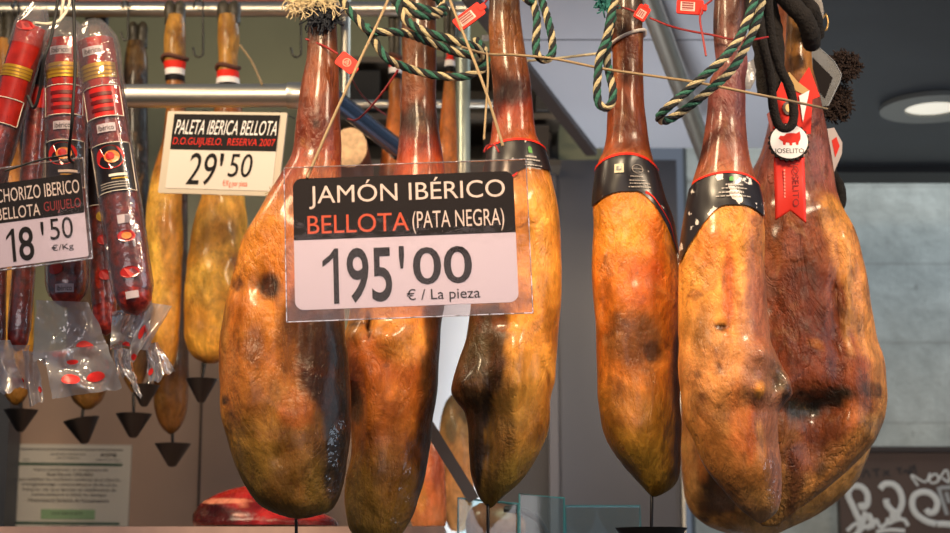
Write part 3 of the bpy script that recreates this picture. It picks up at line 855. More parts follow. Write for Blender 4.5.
# F
Fh = Ham([(-40, 790, 814), (10, 787, 812), (40, 785, 812), (66, 783, 813), (90, 778, 819), (120, 770, 825), (150, 764, 831), (180, 756, 836), (205, 748, 842), (230, 742, 854), (260, 736, 863), (300, 730, 872), (340, 726, 879),
          (370, 724, 886), (395, 724, 887), (415, 725, 885), (435, 727, 877), (452, 730, 865), (468, 734, 850), (484, 738, 832), (500, 744, 811), (515, 752, 792), (526, 762, 778)],
         2.66, [(-40, 1.0), (100, 0.95), (200, 0.75), (300, 0.55), (526, 0.6)],
         [(-40, (120, 84, 40)), (20, (150, 102, 44)), (66, (170, 112, 48)), (95, (130, 80, 72)), (150, (138, 76, 66)), (190, (136, 70, 54)), (240, (140, 74, 36)), (300, (126, 60, 30)), (360, (136, 64, 30)), (400, (132, 64, 30)), (440, (180, 116, 62)), (526, (168, 120, 66))],
         [(858, 270, 16, 90, (212, 138, 74), 0.9), (872, 370, 12, 50, (206, 136, 78), 0.85), (826, 222, 17, 22, (214, 142, 66), 0.9), (842, 300, 4, 70, (204, 146, 84), 0.7), (830, 300, 3, 60, (92, 42, 24), 0.7), (790, 230, 22, 30, (132, 62, 30), 0.8),
          (846, 190, 6, 14, (120, 64, 56), 0.6), (798, 410, 30, 18, (58, 50, 38), 1.0), (830, 401, 18, 11, (64, 48, 34), 1.0), (866, 393, 18, 10, (78, 54, 36), 0.8), (812, 434, 24, 16, (128, 62, 30), 0.9), (842, 418, 9, 16, (176, 96, 46), 0.9), (790, 480, 10, 40, (96, 50, 28), 0.8),
          (800, 455, 24, 22, (128, 62, 32), 0.8), (818, 470, 6, 8, (96, 68, 44), 0.7), (808, 350, 6, 6, (190, 110, 40), 0.8), (868, 430, 18, 18, (190, 138, 82), 0.8), (770, 350, 12, 60, (136, 60, 28), 0.6)],
         [(812, 410, 34, 18, 0.030), (806, 440, 24, 34, 0.022), (846, 420, 14, 40, -0.010), (831, 310, 5, 80, 0.010), (842, 300, 6, 80, -0.008), (858, 300, 14, 90, -0.012), (866, 440, 14, 20, -0.010), (815, 215, 12, 18, -0.006)], 6,
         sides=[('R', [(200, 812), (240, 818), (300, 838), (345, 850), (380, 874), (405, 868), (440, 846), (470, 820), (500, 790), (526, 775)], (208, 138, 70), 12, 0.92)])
Fh.blue = 0.95
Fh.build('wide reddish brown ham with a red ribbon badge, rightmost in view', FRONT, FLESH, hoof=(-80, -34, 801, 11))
# G
G = Ham([(-30, 778, 802), (60, 776, 806), (140, 764, 820), (220, 726, 840), (300, 700, 862), (360, 686, 871), (410, 681, 873), (447, 681, 869), (475, 682, 859), (495, 685, 843), (510, 692, 825), (525, 708, 796), (536, 735, 772)],
        2.98, [(-30, 1), (140, 0.9), (300, 0.55), (536, 0.5)],
        [(-30, (120, 70, 40)), (140, (150, 80, 45)), (300, (170, 105, 55)), (420, (190, 120, 62)), (480, (196, 140, 78)), (536, (176, 126, 70))],
        [(716, 492, 24, 34, (50, 34, 24), 0.95), (700, 460, 5, 30, (200, 120, 56), 0.8), (735, 520, 20, 6, (150, 104, 60), 0.6)],
        [(716, 490, 22, 32, 0.02)], 7)
G.blue = 0.95
G.build('ham mostly hidden behind the ribboned ham, only its pale rim showing below', FRONT, hoof=(-70, -24, 790, 11))

# paper bands on C, D and E
PAPER = None
def band_material(name, torn):
    m = bpy.data.materials.new(name); m.use_nodes = True
    nt = m.node_tree; N = nt.nodes.new; L = nt.links.new
    b = nt.nodes['Principled BSDF']; b.inputs['Roughness'].default_value = 0.32
    tc = N('ShaderNodeTexCoord')
    n = N('ShaderNodeTexNoise'); n.inputs['Scale'].default_value = 45; n.inputs['Detail'].default_value = 5
    L(tc.outputs['Object'], n.inputs['Vector'])
    r = N('ShaderNodeMapRange'); r.inputs['From Min'].default_value = torn; r.inputs['From Max'].default_value = torn + 0.02
    L(n.outputs['Fac'], r.inputs['Value'])
    mx = N('ShaderNodeMix'); mx.data_type = 'RGBA'; L(r.outputs[0], mx.inputs[0])
    mx.inputs[6].default_value = (*lin((30, 25, 28)), 1); mx.inputs[7].default_value = (*lin((214, 204, 196)), 1)
    L(mx.outputs[2], b.inputs['Base Color'])
    return m
BAND = band_material('black_paper', 0.70)
TORN = band_material('torn_black_paper', 0.60)
DASH = mat('faint_print', (168, 158, 152), 0.5)
def dashes(h, lines, off, parent):
    mb = MB()
    for (p0, p1, y, th, sd) in lines:
        rnd = random.Random(sd); p = p0
        while p < p1:
            wdt = (p1 - p0) * rnd.uniform(0.05, 0.16)
            q = min(p1, p + wdt)
            mb.grid([[h.surf(y, p, off), h.surf(y, q, off)], [h.surf(y + th, p, off), h.surf(y + th, q, off)]])
            p = q + (p1 - p0) * 0.03
    return mb.build('small_print', DASH, parent, h.bottom, smooth_=False)

bC = C.patch(rad(-70), rad(88), lambda u: 152 - 6 * math.sin(math.pi * u), lambda u: 214 - 40 * smooth(u * 1.7), 0.0025, BAND, 'paper_band')
C.patch(rad(-70), rad(88), lambda u: 150.5 - 6 * math.sin(math.pi * u), lambda u: 152.8 - 6 * math.sin(math.pi * u), 0.0035, REDP, 'red_edging', nv=2)
C.patch(rad(-70), rad(0), lambda u: 213.5 - 40 * smooth(u * .75), lambda u: 216 - 40 * smooth(u * .75), 0.0035, REDP, 'red_edging', nv=2)
dashes(C, [(rad(14), rad(34), 163, 1.6, 1), (rad(10), rad(40), 166.5, 1.4, 2), (rad(12), rad(44), 172, 1, 3), (rad(14), rad(40), 175, 1, 4)], 0.0045, bC)
C.patch(rad(20), rad(27), lambda u: 153 + 3 * abs(u - .5), lambda u: 160, 0.0045, mat('leaf_green', (70, 140, 50), 0.5), 'green_emblem', nu=6, nv=4, parent=bC)
bD = Dh.patch(rad(-86), rad(88), lambda u: 172 - 11 * math.sin(math.pi * min(1, u * 1.1)) , lambda u: (208 - 10 * smooth(u * 2.5)) + 60 * smooth((u - 0.55) / 0.40), 0.0025, BAND, 'paper_band')
Dh.patch(rad(-86), rad(88), lambda u: 170 - 11 * math.sin(math.pi * min(1, u * 1.1)), lambda u: 172.6 - 11 * math.sin(math.pi * min(1, u * 1.1)), 0.0036, REDP, 'red_edging', nv=2)
Dh.patch(rad(22), rad(88), lambda u: 198 + 60 * smooth(u * 1.05), lambda u: 200.5 + 60 * smooth(u * 1.05), 0.0036, REDP, 'red_edging', nv=2)
dashes(Dh, [(rad(0), rad(22), 183, 1, 5), (rad(-2), rad(26), 187, 1, 6), (rad(-2), rad(32), 190, 1, 7), (rad(-4), rad(32), 193.5, 1, 8)], 0.0045, bD)
Dh.patch(rad(-26), rad(-10), lambda u: 171, lambda u: 180, 0.0045, mat('badge_cream', (200, 190, 160), 0.5), 'square_emblem', nu=6, nv=4, parent=bD)
Dh.patch(rad(-22), rad(-14), lambda u: 173.5, lambda u: 177.5, 0.0056, BAND, 'square_emblem', nu=6, nv=4, parent=bD)
mb = MB(); pts = [Dh.surf(176 + 4.2 * math.sin(t), rad(14) + rad(10) * math.cos(t), 0.0045) for t in [2 * math.pi * k / 24 for k in range(25)]]
mb.tube(pts, 0.0006, 5); pts = [Dh.surf(176, rad(4 + 20 * k / 6), 0.0045) for k in range(7)]; mb.tube(pts, 0.0006, 5)
mb.build('round_emblem', DASH, bD, Dh.bottom)
bE = E.patch(rad(-84), rad(84), lambda u: 190 - 11 * math.sin(math.pi * u), lambda u: 264 - 52 * smooth(u * 2.1) + 8 * smooth((u - .6) / .4), 0.0025, TORN, 'paper_band')
E.patch(rad(-70), rad(84), lambda u: 187.5 - 10 * math.sin(math.pi * (0.08 + .92 * u)), lambda u: 189.6 - 10 * math.sin(math.pi * (0.08 + .92 * u)), 0.0036, REDP, 'red_edging', nv=2)
dashes(E, [(rad(-4), rad(24), 191, 1.6, 9), (rad(-10), rad(30), 195, 1, 10), (rad(-14), rad(22), 199, 1.4, 11), (rad(-18), rad(34), 203, 1, 12)], 0.0045, bE)
E.patch(rad(2), rad(9), lambda u: 183 + 3 * abs(u - .5), lambda u: 188, 0.0045, MATS['leaf_green'], 'green_emblem', nu=6, nv=4, parent=bE)
# clear wrap film patches added for glints low on the hams
for h, p0, p1, y0, y1 in ((B, 24, 72, 424, 536), (A, 40, 72, 420, 500), (C, 28, 74, 425, 478), (Dh, -78, -34, 440, 484), (E, 18, 66, 452, 512), (Fh, 40, 80, 420, 500)):
    h.patch(rad(p0), rad(p1), lambda u: y0 + 22 * (2 * u - 1) ** 2, lambda u: y1 - 14 * (2 * u - 1) ** 2, 0.0015, GLINT, 'glint_film', 24, 24)
# white tie round D's neck
mb = MB()
pts = [Dh.surf(41 - 7 * math.sin(rad(p)) - (2 if abs(p) < 90 else 0), rad(p), 0.003) for p in range(-180, 181, 10)]
mb.tube(pts, 0.0026, 8, flat=1.4)
mb.build('neck_tie', mat('white_nylon', (214, 208, 200), 0.4), Dh.root, Dh.bottom)

# ---------------------------------------------------------------- shoulders on the back rails
BACK = 'small cured shoulders hanging on the back rails'
def shoulder(prof, d, label, hoof, cols, blobs=(), seed=0, band=True, bandcols=None, N=90, M=40):
    h = Ham(prof, d, [(prof[0][0], 1.0), (110, 0.95), (250, 0.8), (prof[-1][0], 0.8)], cols, blobs, (), seed, N=N, M=M)
    h.build(label, BACK, SHLD, 'cured_shoulder', 'ham', hoof=hoof)
    if band:
        y = band
        h.patch(rad(-89), rad(89), lambda u: y, lambda u: y + 7, 0.002, REDP, 'red_band', nu=16, nv=3)
        h.patch(rad(-89), rad(89), lambda u: y + 7, lambda u: y + 13, 0.002, WHITE, 'white_band', nu=16, nv=3)
        h.patch(rad(-89), rad(89), lambda u: y + 13, lambda u: y + 19, 0.002, INK, 'black_band', nu=16, nv=3)
        mb = MB(); pts = [h.surf(y - 4 + 1.5 * math.sin(rad(p * 2)), rad(p), 0.003) for p in range(-180, 181, 12)]
        mb.tube(pts, 0.0045, 8)
        mb.build('twine', mat('brown_twine', (96, 58, 44), 0.85, bump=0.5, bscale=300), h.root, h.bottom)
    return h
gold = [(0, (150, 110, 52)), (30, (176, 126, 58)), (56, (168, 116, 52)), (90, (150, 92, 44)), (150, (176, 110, 50)), (200, (240, 182, 88)), (280, (242, 182, 84)), (340, (220, 158, 70)), (370, (180, 124, 54)), (440, (130, 92, 46))]
dark = [(0, (110, 84, 48)), (56, (116, 84, 46)), (150, (80, 54, 34)), (250, (70, 48, 30)), (370, (100, 68, 40)), (395, (150, 106, 58)), (440, (158, 114, 64))]
S1 = shoulder([(16, 167, 185), (40, 164, 186), (58, 164, 186), (75, 166, 184), (100, 166, 185), (140, 162, 186), (168, 154, 184), (190, 149, 183), (230, 145, 183), (280, 147, 182), (320, 150, 180), (355, 152, 177), (370, 157, 172), (376, 162, 167)],
              3.42, 'golden cured shoulder, left of the two just below the shoulder price sign', (1, 24, 175, 10), gold, [(172, 250, 12, 40, (190, 116, 50), 0.6), (150, 330, 8, 30, (120, 76, 40), 0.6)], 11, 63)
S2 = shoulder([(16, 218, 238), (40, 217, 240), (58, 218, 238), (80, 217, 239), (110, 214, 242), (150, 207, 245), (195, 202, 246), (220, 194, 248), (260, 187, 248), (300, 184, 247), (330, 183, 243), (348, 187, 236), (358, 194, 228), (363, 204, 216)],
              3.42, 'golden cured shoulder beside the leftmost large ham, below the shoulder price sign', (1, 24, 229, 11), gold, [(232, 235, 12, 14, (130, 80, 44), 0.6), (240, 290, 6, 40, (176, 100, 44), 0.6)], 12, 72)
S3 = shoulder([(12, 171, 181), (100, 167, 186), (250, 156, 188), (350, 154, 189), (400, 154, 188), (420, 158, 184), (430, 164, 178), (434, 169, 173)],
              3.72, 'dark shoulder hanging lowest, behind the two golden shoulders', (0, 22, 176, 9), dark, (), 13, None)
S4 = shoulder([(28, 88, 106), (60, 88, 108), (150, 80, 112), (300, 68, 114), (370, 66, 110), (400, 72, 102), (409, 82, 92)],
              3.70, 'shoulder with a split olive hoof, behind the chorizo packs', (2, 34, 97, 11), dark, (), 14, None)
S5 = shoulder([(40, -4, 12), (80, -6, 14), (200, -12, 26), (330, -10, 34), (385, 0, 30), (400, 8, 24), (405, 13, 18)],
              3.60, 'shoulder at the far left edge, showing orange above its drip cup', (12, 46, 4, 10), gold, (), 15, None)
S6 = shoulder([(42, 127, 146), (60, 124, 148), (110, 122, 148), (200, 116, 150), (330, 114, 152), (375, 122, 146), (392, 131, 138)],
              3.64, 'shoulder with a dark hoof hanging lower, hidden behind the right chorizo pack', (22, 48, 138, 9), dark, [(136, 150, 30, 110, (26, 19, 15), 1.0)], 16, None)
neckcols = [(40, (120, 80, 44)), (90, (176, 104, 52)), (120, (190, 104, 46)), (200, (190, 110, 48)), (340, (150, 90, 44))]
S7 = shoulder([(55, 390, 400), (80, 389, 402), (105, 388, 403), (130, 385, 405), (160, 380, 409), (250, 370, 418), (320, 380, 410), (332, 390, 400)], 3.64,
              'slim shoulder showing just left of the second large ham neck', (4, 60, 395, 6), neckcols, (), 17, 61)
S8 = shoulder([(55, 446, 454), (80, 444, 455), (100, 442, 456), (130, 439, 457), (160, 435, 458), (220, 428, 460), (280, 430, 458), (304, 438, 450)], 3.60,
              'slim shoulder just left of the pale upright pipe', (4, 60, 450, 6), neckcols, (), 18, 54)

# drip cups
def cup(px, yt, yb, hw, d, ytop, label, tilt=0.0, stem_x=None):
    base = P(px, yb, d); s = mpp(d)
    root = empty('drip_cup', base, label, 'drip cup', 'black drip cups under the hams', rot=(0, tilt, 0))
    h = (yb - yt) * s; R = hw * s
    mb = MB(); rows = []
    n = 28
    for (r, z) in ((0.02, 0.0), (0.14, 0.01), (0.24, 0.06), (0.97, 0.97), (1.0, 1.0), (0.96, 1.0), (0.9, 0.93), (0.28, 0.12), (0.02, 0.08)):
        rows.append([Vector((R * r * math.cos(2 * math.pi * k / n), R * r * math.sin(2 * math.pi * k / n), h * z)) for k in range(n + 1)])
    mb.grid(rows); mb.build('cup', BLACK, root)
    mb = MB(); top = P(stem_x if stem_x is not None else px, ytop, d) - base
    if tilt: top = Matrix.Rotation(-tilt, 3, 'Y') @ top
    mb.tube([Vector((0, 0, h * 0.1)), Vector((0, 0, h * 0.9)), top * 0.98, top], [1.6 * s, 1.6 * s, 1.6 * s, 0.4 * s], 10)
    mb.build('spike', mat('black_steel', (26, 24, 26), 0.35, 0.4), root)
    return root
cup(144, 385, 407, 15, 3.42, 362, 'black drip cup under the left golden shoulder', stem_x=164)
cup(201, 379, 403, 16, 3.42, 346, 'black drip cup hanging under the right golden shoulder', stem_x=208)
cup(172, 444, 467, 18, 3.72, 416, 'black drip cup hanging lowest, under the dark shoulder')
cup(85, 419, 444, 18, 3.70, 394, 'tilted black drip cup under the middle of the chorizo packs', tilt=rad(-11))
cup(20, 410, 432, 17, 3.60, 390, 'black drip cup at the far left, above the certificate corner')
cup(133, 414, 438, 18, 3.64, 376, 'black drip cup above the certificate right corner')
cup(488, 545, 580, 26, 2.50, 503, 'black drip spike under the ham with a dark left flank')
cup(652, 529, 568, 36, 2.50, 492, 'black drip cup rim under the slim ham before the grey wall')
cup(296, 540, 572, 24, 2.46, 514, 'dark spike under the leftmost large ham, before the red meat')

# S-hooks
def hook(px, y0, y1, d, label, r=4.5):
    s = mpp(d)
    pts = []
    for k in range(9): 
        a = math.pi - math.pi * k / 8
        pts.append((px - r + r * 1.0 + r * 1.0 * math.cos(a) - r, y0 - r * math.sin(a)))
    pts = [(px - 2 * r, y0 + 4)] + [(px - r + r * math.cos(math.pi - math.pi * k / 8), y0 - r * math.sin(math.pi * k / 8)) for k in range(9)]
    pts += [(px, y0 + (y1 - y0) * 0.5), (px, y1 - r)]
    pts += [(px - r + r * math.cos(-math.pi * k / 8), y1 - r + r * math.sin(math.pi * k / 8)) for k in range(1, 9)]
    pts += [(px - 2 * r - 1, y1 - r - 5)]
    q = resample([P(x, y, d) for x, y in pts], 60)
    mb = MB(); mb.tube(q, 1.15 * s, 8)
    tag(mb.build('meat_hook', DSTEEL, None, q[30]), label, 'hook', 'steel hooks on the top rail')
hook(203, 4, 57, D1 - 0.04, 'empty steel hook between the two hooves on the top rail')
hook(301, 4, 57, D1 - 0.04, 'empty steel hook just left of the leftmost large ham neck')
hook(128, 4, 40, D1 - 0.03, 'steel hook holding the lower dark hoof', r=3)
hook(18, 4, 42, D1 - 0.03, 'steel hook at the left end of the top rail', r=3)

# sausage end
mb = MB(); c = P(350, 147, 3.55); s = mpp(3.55)
root = empty('cut_sausage', c, 'round cut sausage end behind the leftmost large ham neck', 'sausage')
rows = [[Vector((r * s * math.cos(2 * math.pi * k / 32), y, r * 1.22 * s * math.sin(2 * math.pi * k / 32))) for k in range(33)] for r, y in ((17.4, 0.004), (18, 0.012), (18, 0.22), (14, 0.25), (1, 0.255))]
mb.grid(rows); mb.build('casing', mat('sausage_casing', (120, 66, 44), 0.5), root)
mb = MB(); mb.add([(17.4 * s * math.cos(2 * math.pi * k / 32), 0.003, 21.2 * s * math.sin(2 * math.pi * k / 32)) for k in range(32)], [tuple(range(32))])
mb.build('cut_face', mat('sausage_face', (230, 186, 140), 0.5, var=0.25, vscale=90), root, smooth_=False)

# ---------------------------------------------------------------- price signs
def sign_frame(name, px, py, d, roll, yaw, label, group=None):
    c = P(px, py, d)
    R = Matrix.Rotation(yaw, 4, 'Z') @ Matrix.Rotation(-roll, 4, 'Y')
    o = empty(name, c, label, 'price sign', group)
    o.rotation_euler = R.to_euler()
    return o, (c - Vector((0, 0, ZC))).dot(Vector((0, CT, ST))) / F

def sleeve(o, x0, z0, x1, z1, s, t=0.0016):
    mb = MB()
    mb.box((x0 * s, -t, z0 * s), (x1 * s, -t + 0.0004, z1 * s))
    mb.box((x0 * s, t, z0 * s), (x1 * s, t + 0.0004, z1 * s))
    mb.build('plastic_sleeve', CLEAR, o, smooth_=False)
    mb = MB()
    for (a, b, c, e) in ((x0, z0, x1, z0 + 0.9), (x0, z0, x0 + 0.9, z1), (x1 - 0.9, z0, x1, z1), (x0, z1 - 0.6, x1, z1)):
        mb.box((a * s, -t - 0.0003, b * s), (c * s, t + 0.0006, e * s))
    mb.build('sleeve_seam', film_material('seam_film', (0.9, 0.8, 0.8), 0.6, 0.15, 0.4), o, smooth_=False)

# main sign
M1, s = sign_frame('price_sign', 408, 240, 2.2, rad(2.2), 0.0, 'large price sign for the hams in a clear sleeve, hung at front by strings')
sleeve(M1, -123, -79, 122, 79, s)
C1 = plate(rrect(-114, -67, 108, 67, 9), -0.0006, 0.0006, CARD, M1, s, 'card')
plate(rrect(-114, 3.8, 108, 67, 9, (1, 1, 0, 0)), -0.0009, -0.0006, INK, C1, s, 'header_panel')
# rounded lower corners of the header
LY = -0.0011
lettering('JAMÓN IBÉRICO', (-98, 35, 99, 63.5), LY, WHITE, C1, s)
lettering('BELLOTA', (-100, 9.5, 1.5, 28.5), LY, ORANGE, C1, s)
lettering('(PATA NEGRA)', (5, 6, 97, 29), LY, WHITE, C1, s)
def one(x0, z0, x1, z1, t, y, m, parent, s, slant=0.0):
    h = z1 - z0
    pts = [(x1 - t, z0), (x1, z0), (x1, z1), (x1 - t * 0.75, z1), (x1 - t * 1.6, z1 - h * 0.11), (x0, z1 - h * 0.22), (x0, z1 - h * 0.33), (x1 - t * 1.7, z1 - h * 0.235), (x1 - t, z1 - h * 0.17)]
    mb = MB(); mb.add([((x + slant * (z - z0) / h) * s, y, z * s) for x, z in pts], [tuple(range(len(pts)))])
    return mb.build('lettering', m, parent, smooth_=False)
one(-86, -62, -70, -6, 5.2, LY, INK, C1, s)
lettering('95', (-62, -62, -17, -6), LY, INK, C1, s, bold=0.014)
lettering("'", (-9.5, -29, -4.5, -6), LY, INK, C1, s, bold=0.01)
lettering('00', (4, -46, 63, -8), LY, INK, C1, s, bold=0.01)
lettering('€ / La pieza', (-3, -64.5, 70, -50), LY, INK, C1, s)

# shoulder sign
M2, s = sign_frame('price_sign', 222, 153.5, 3.0, rad(-5.5), rad(-17), 'white framed price sign for shoulders on the thick steel rail')
W2 = 66
plate(rrect(-W2, -42, W2, 43, 1.5), 0.0, 0.004, mat('frame_cream', (196, 182, 164), 0.45), M2, s, 'frame')
C2 = plate(rrect(-W2 + 8, -37, W2 - 7, 39, 0.5), -0.0010, 0.0, mat('card_warm', (214, 202, 192), 0.45), M2, s, 'card')
plate(rrect(-W2 + 8, 3, W2 - 7, 40, 0.5), -0.0014, -0.0010, INK, C2, s, 'header_panel')
lettering('PALETA IBERICA BELLOTA', (-W2 + 11, 19, W2 - 9, 34), -0.0018, WHITE, C2, s, slant=2)
lettering('D.O.GUIJUELO.  RESERVA 2007', (-W2 + 10, 6, W2 - 10, 15.5), -0.0018, REDP, C2, s, slant=1)
lettering('29', (-36, -33, -6, 0), -0.0018, INK, C2, s, slant=3)
lettering("'", (-1, -13, 3, 0), -0.0018, INK, C2, s)
lettering('50', (9, -24, 34, 0), -0.0018, INK, C2, s, slant=2)
lettering('€/Kg por pieza', (5, -35, 32, -27), -0.0018, ORANGE, C2, s)
for sx in (-40, 42):
    mb = MB(); mb.tube([Vector((sx * s, 0.002, 42 * s)), Vector((sx * s, 0.05, 52 * s)), Vector((sx * s, 0.13, 56 * s))], 0.0012, 6)
    mb.build('hanging_wire', DSTEEL, M2)

# chorizo sign
M3, s = sign_frame('price_sign', 20, 221, 2.16, rad(7.6), 0.0, 'price sign for the chorizo packs, cut by the left edge')
sleeve(M3, -72, -48, 69, 57, s)
C3 = plate(rrect(-68, -45, 65, 41, 2), -0.0006, 0.0006, CARD, M3, s, 'card')
plate(rrect(-68, 0, 65, 41, 2), -0.0009, -0.0006, INK, C3, s, 'header_panel')
lettering('CHORIZO IBERICO', (-21, 21, 62, 35), LY, WHITE, C3, s)
lettering('BELLOTA', (-22, 3, 21, 15.5), LY, WHITE, C3, s)
lettering('GUIJUELO', (25, 3, 62, 16), LY, mat('dark_red_print', (150, 40, 42), 0.45), C3, s)
one(-15, -41, -6.5, -7, 3.4, LY, INK, C3, s)
lettering('8', (-3, -41.5, 12, -6.5), LY, INK, C3, s, bold=0.012)
lettering("'", (20, -18, 23, -4), LY, INK, C3, s)
lettering('50', (29, -24, 52, -2), LY, INK, C3, s)
lettering('€/Kg', (29, -37, 51, -29), LY, INK, C3, s)

# ---------------------------------------------------------------- strings
def cord(name, pts, r, m, label, cat='string', group=None, n=None, seg=8):
    q = resample([P(x, y, d) for x, y, d in pts], n or max(12, len(pts) * 10))
    mb = MB(); mb.tube(q, r, seg)
    return tag(mb.build(name, m, None, q[0]), label, cat, group)
SR = 0.0020
cord('string', [(307, 178, 2.198), (330, 125, 2.22), (360, 60, 2.25), (388, 0, 2.28), (410, -60, 2.3)], SR, STRING, 'string holding the upper left corner of the large price sign')
cord('string', [(503, 146, 2.196), (486, 92, 2.21), (468, 45, 2.24), (450, 0, 2.28), (430, -60, 2.3)], SR, STRING, 'string holding the upper right corner of the large price sign')
cord('string', [(484, 140, 2.205), (486, 110, 2.24), (488, 75, 2.3), (487, 53, 2.36)], SR * 0.8, STRING, 'upright string dropping behind the large price sign top edge')
cord('string', [(462, 47, 2.32), (487, 54, 2.36), (515, 55, 2.40), (555, 59, 2.40), (605, 69, 2.40), (660, 77, 2.38), (700, 83, 2.33), (760, 95, 2.31), (800, 103, 2.42), (827, 109, 2.6)], SR, STRING, 'long string running right across the ham necks')
cord('string', [(525, 61, 2.53), (560, 58, 2.56), (602, 53, 2.55)], SR * 1.1, mat('pale_string', (196, 182, 150), 0.8), 'short pale string between the third and the slim ham necks')
cord('string', [(240, 45, 3.3), (252, 62, 3.28), (262, 84, 3.1)], 0.0024, STRING, 'frayed string by the right hoof on the top rail')
BLKC = mat('black_cord', (24, 22, 22), 0.6)
cord('cord', [(61, -20, 2.1), (55, 18, 2.1), (50, 42, 2.1), (44, 60, 2.1), (40, 90, 2.12), (34, 108, 2.13), (28, 96, 2.14)], 0.0022, BLKC, 'left black cord holding up the chorizo price sign')
cord('cord', [(73, -20, 2.1), (74, 20, 2.1), (75, 70, 2.1), (72, 120, 2.1), (69, 155, 2.14), (73, 163, 2.155)], 0.0022, BLKC, 'right black cord holding up the chorizo price sign')
cord('cord', [(68, 155, 2.14), (40, 160, 2.15), (5, 171, 2.155)], 0.0014, BLKC, 'thin black cord lying along the top of the chorizo price sign')
cord('string', [(66, -20, 2.22), (62, 10, 2.22), (60, 20, 2.22), (48, 24, 2.2), (34, 23, 2.18)], 0.0024, mat('white_string', (205, 196, 176), 0.8), 'white string tying the top of the left chorizo pack')
cord('string', [(70, -20, 2.22), (69, 5, 2.22), (60, 20, 2.2), (52, 24, 2.18)], 0.0022, MATS['white_string'], 'white string above the centre chorizo pack')

# ---------------------------------------------------------------- ropes
def rope(pts, r, label, pitch=None, name='rope', group='twisted green, black and cream ropes', n=None):
    q = resample([P(x, y, d) for x, y, d in pts], 20)
    L = sum((b - a).length for a, b in zip(q, q[1:]))
    pitch = pitch or r * 7
    n = n or max(24, int(L / (r * 0.55)))
    q = resample([P(x, y, d) for x, y, d in pts], n)
    fr = frames(q)
    mb = MB(); acc = 0
    # four yarns: two green, one black, one cream
    for j, mi in enumerate((0, 1, 2, 1)):
        strand = []
        acc = 0
        for i in range(n):
            if i: acc += (q[i] - q[i - 1]).length
            a = 2 * math.pi * (acc / pitch + j / 4)
            t, u, v = fr[i]
            strand.append(q[i] + u * math.cos(a) * r * 0.52 + v * math.sin(a) * r * 0.52)
        mb.tube(strand, r * 0.52, 7, mi)
    return tag(mb.build(name, [GREENROPE, BLACKROPE, CREAMROPE], None, q[0]), label, 'rope', group)
RR = 0.0062
rope([(330, -40, 2.40), (340, -8, 2.40), (347, 8, 2.39), (358, 20, 2.38), (368, 30, 2.37), (382, 32, 2.37), (396, 32, 2.38), (408, 34, 2.40), (424, 40, 2.42), (442, 47, 2.43), (458, 53, 2.44), (474, 56, 2.45)],
     RR, 'rope sagging from the leftmost ham neck to the second ham neck, middle strand')
rope([(400, -30, 2.42), (398, 0, 2.41), (403, 16, 2.41), (412, 25, 2.40), (428, 33, 2.39), (446, 38, 2.39), (462, 43, 2.39), (476, 48, 2.40), (484, 58, 2.41), (478, 66, 2.43)],
     RR * 1.05, 'rope loop leaving the second ham neck, topmost strand')
rope([(366, 26, 2.385), (373, 38, 2.38), (380, 50, 2.38), (389, 60, 2.38), (402, 66, 2.40), (420, 72, 2.41), (440, 76, 2.41), (460, 77, 2.41), (476, 73, 2.41), (486, 64, 2.41), (484, 50, 2.42), (476, 40, 2.44)],
     RR, 'rope sagging lowest across the second ham neck')
rope([(394, 2, 2.43), (406, 4, 2.41), (420, 8, 2.41), (438, 12, 2.43), (442, 4, 2.46), (430, -6, 2.44), (410, -5, 2.42), (396, 0, 2.44), (410, 12, 2.41), (430, 16, 2.42), (444, 12, 2.45)],
     RR * 1.1, 'dark wet rope knotted round the top of the second ham neck')
rope([(528, -40, 2.42), (532, -5, 2.42), (537, 20, 2.41), (536, 40, 2.41), (537, 55, 2.41), (545, 60, 2.41), (552, 54, 2.41), (552, 40, 2.41), (548, 20, 2.41), (541, -5, 2.43), (538, -40, 2.43)],
     RR, 'narrow hanging rope loop beside the third ham neck')
rope([(520, -30, 2.42), (524, -8, 2.41), (529, 1, 2.41), (534, -4, 2.42), (538, -30, 2.43)], RR * 1.1, 'small rope knot at the top of the third ham neck')
rope([(622, -40, 2.42), (616, -6, 2.42), (610, 20, 2.41), (606, 40, 2.41), (600, 56, 2.40), (598, 74, 2.40), (597, 92, 2.40), (599, 104, 2.40), (606, 108, 2.40), (612, 102, 2.40), (613, 90, 2.40), (610, 76, 2.41), (607, 60, 2.42), (608, 40, 2.43), (613, 15, 2.44)],
     RR, 'rope loop hanging against the slim ham neck')
rope([(764, -40, 2.36), (756, -6, 2.33), (748, 18, 2.32), (738, 40, 2.31), (722, 60, 2.30), (704, 76, 2.30), (686, 92, 2.31), (672, 104, 2.31), (663, 112, 2.32), (659, 118, 2.33), (664, 121, 2.34), (674, 117, 2.34), (690, 106, 2.33), (710, 90, 2.32), (730, 72, 2.32), (742, 54, 2.325), (752, 34, 2.335), (760, 10, 2.345), (768, -40, 2.37)],
     RR, 'doubled rope crossing diagonally over the knobbed ham neck')
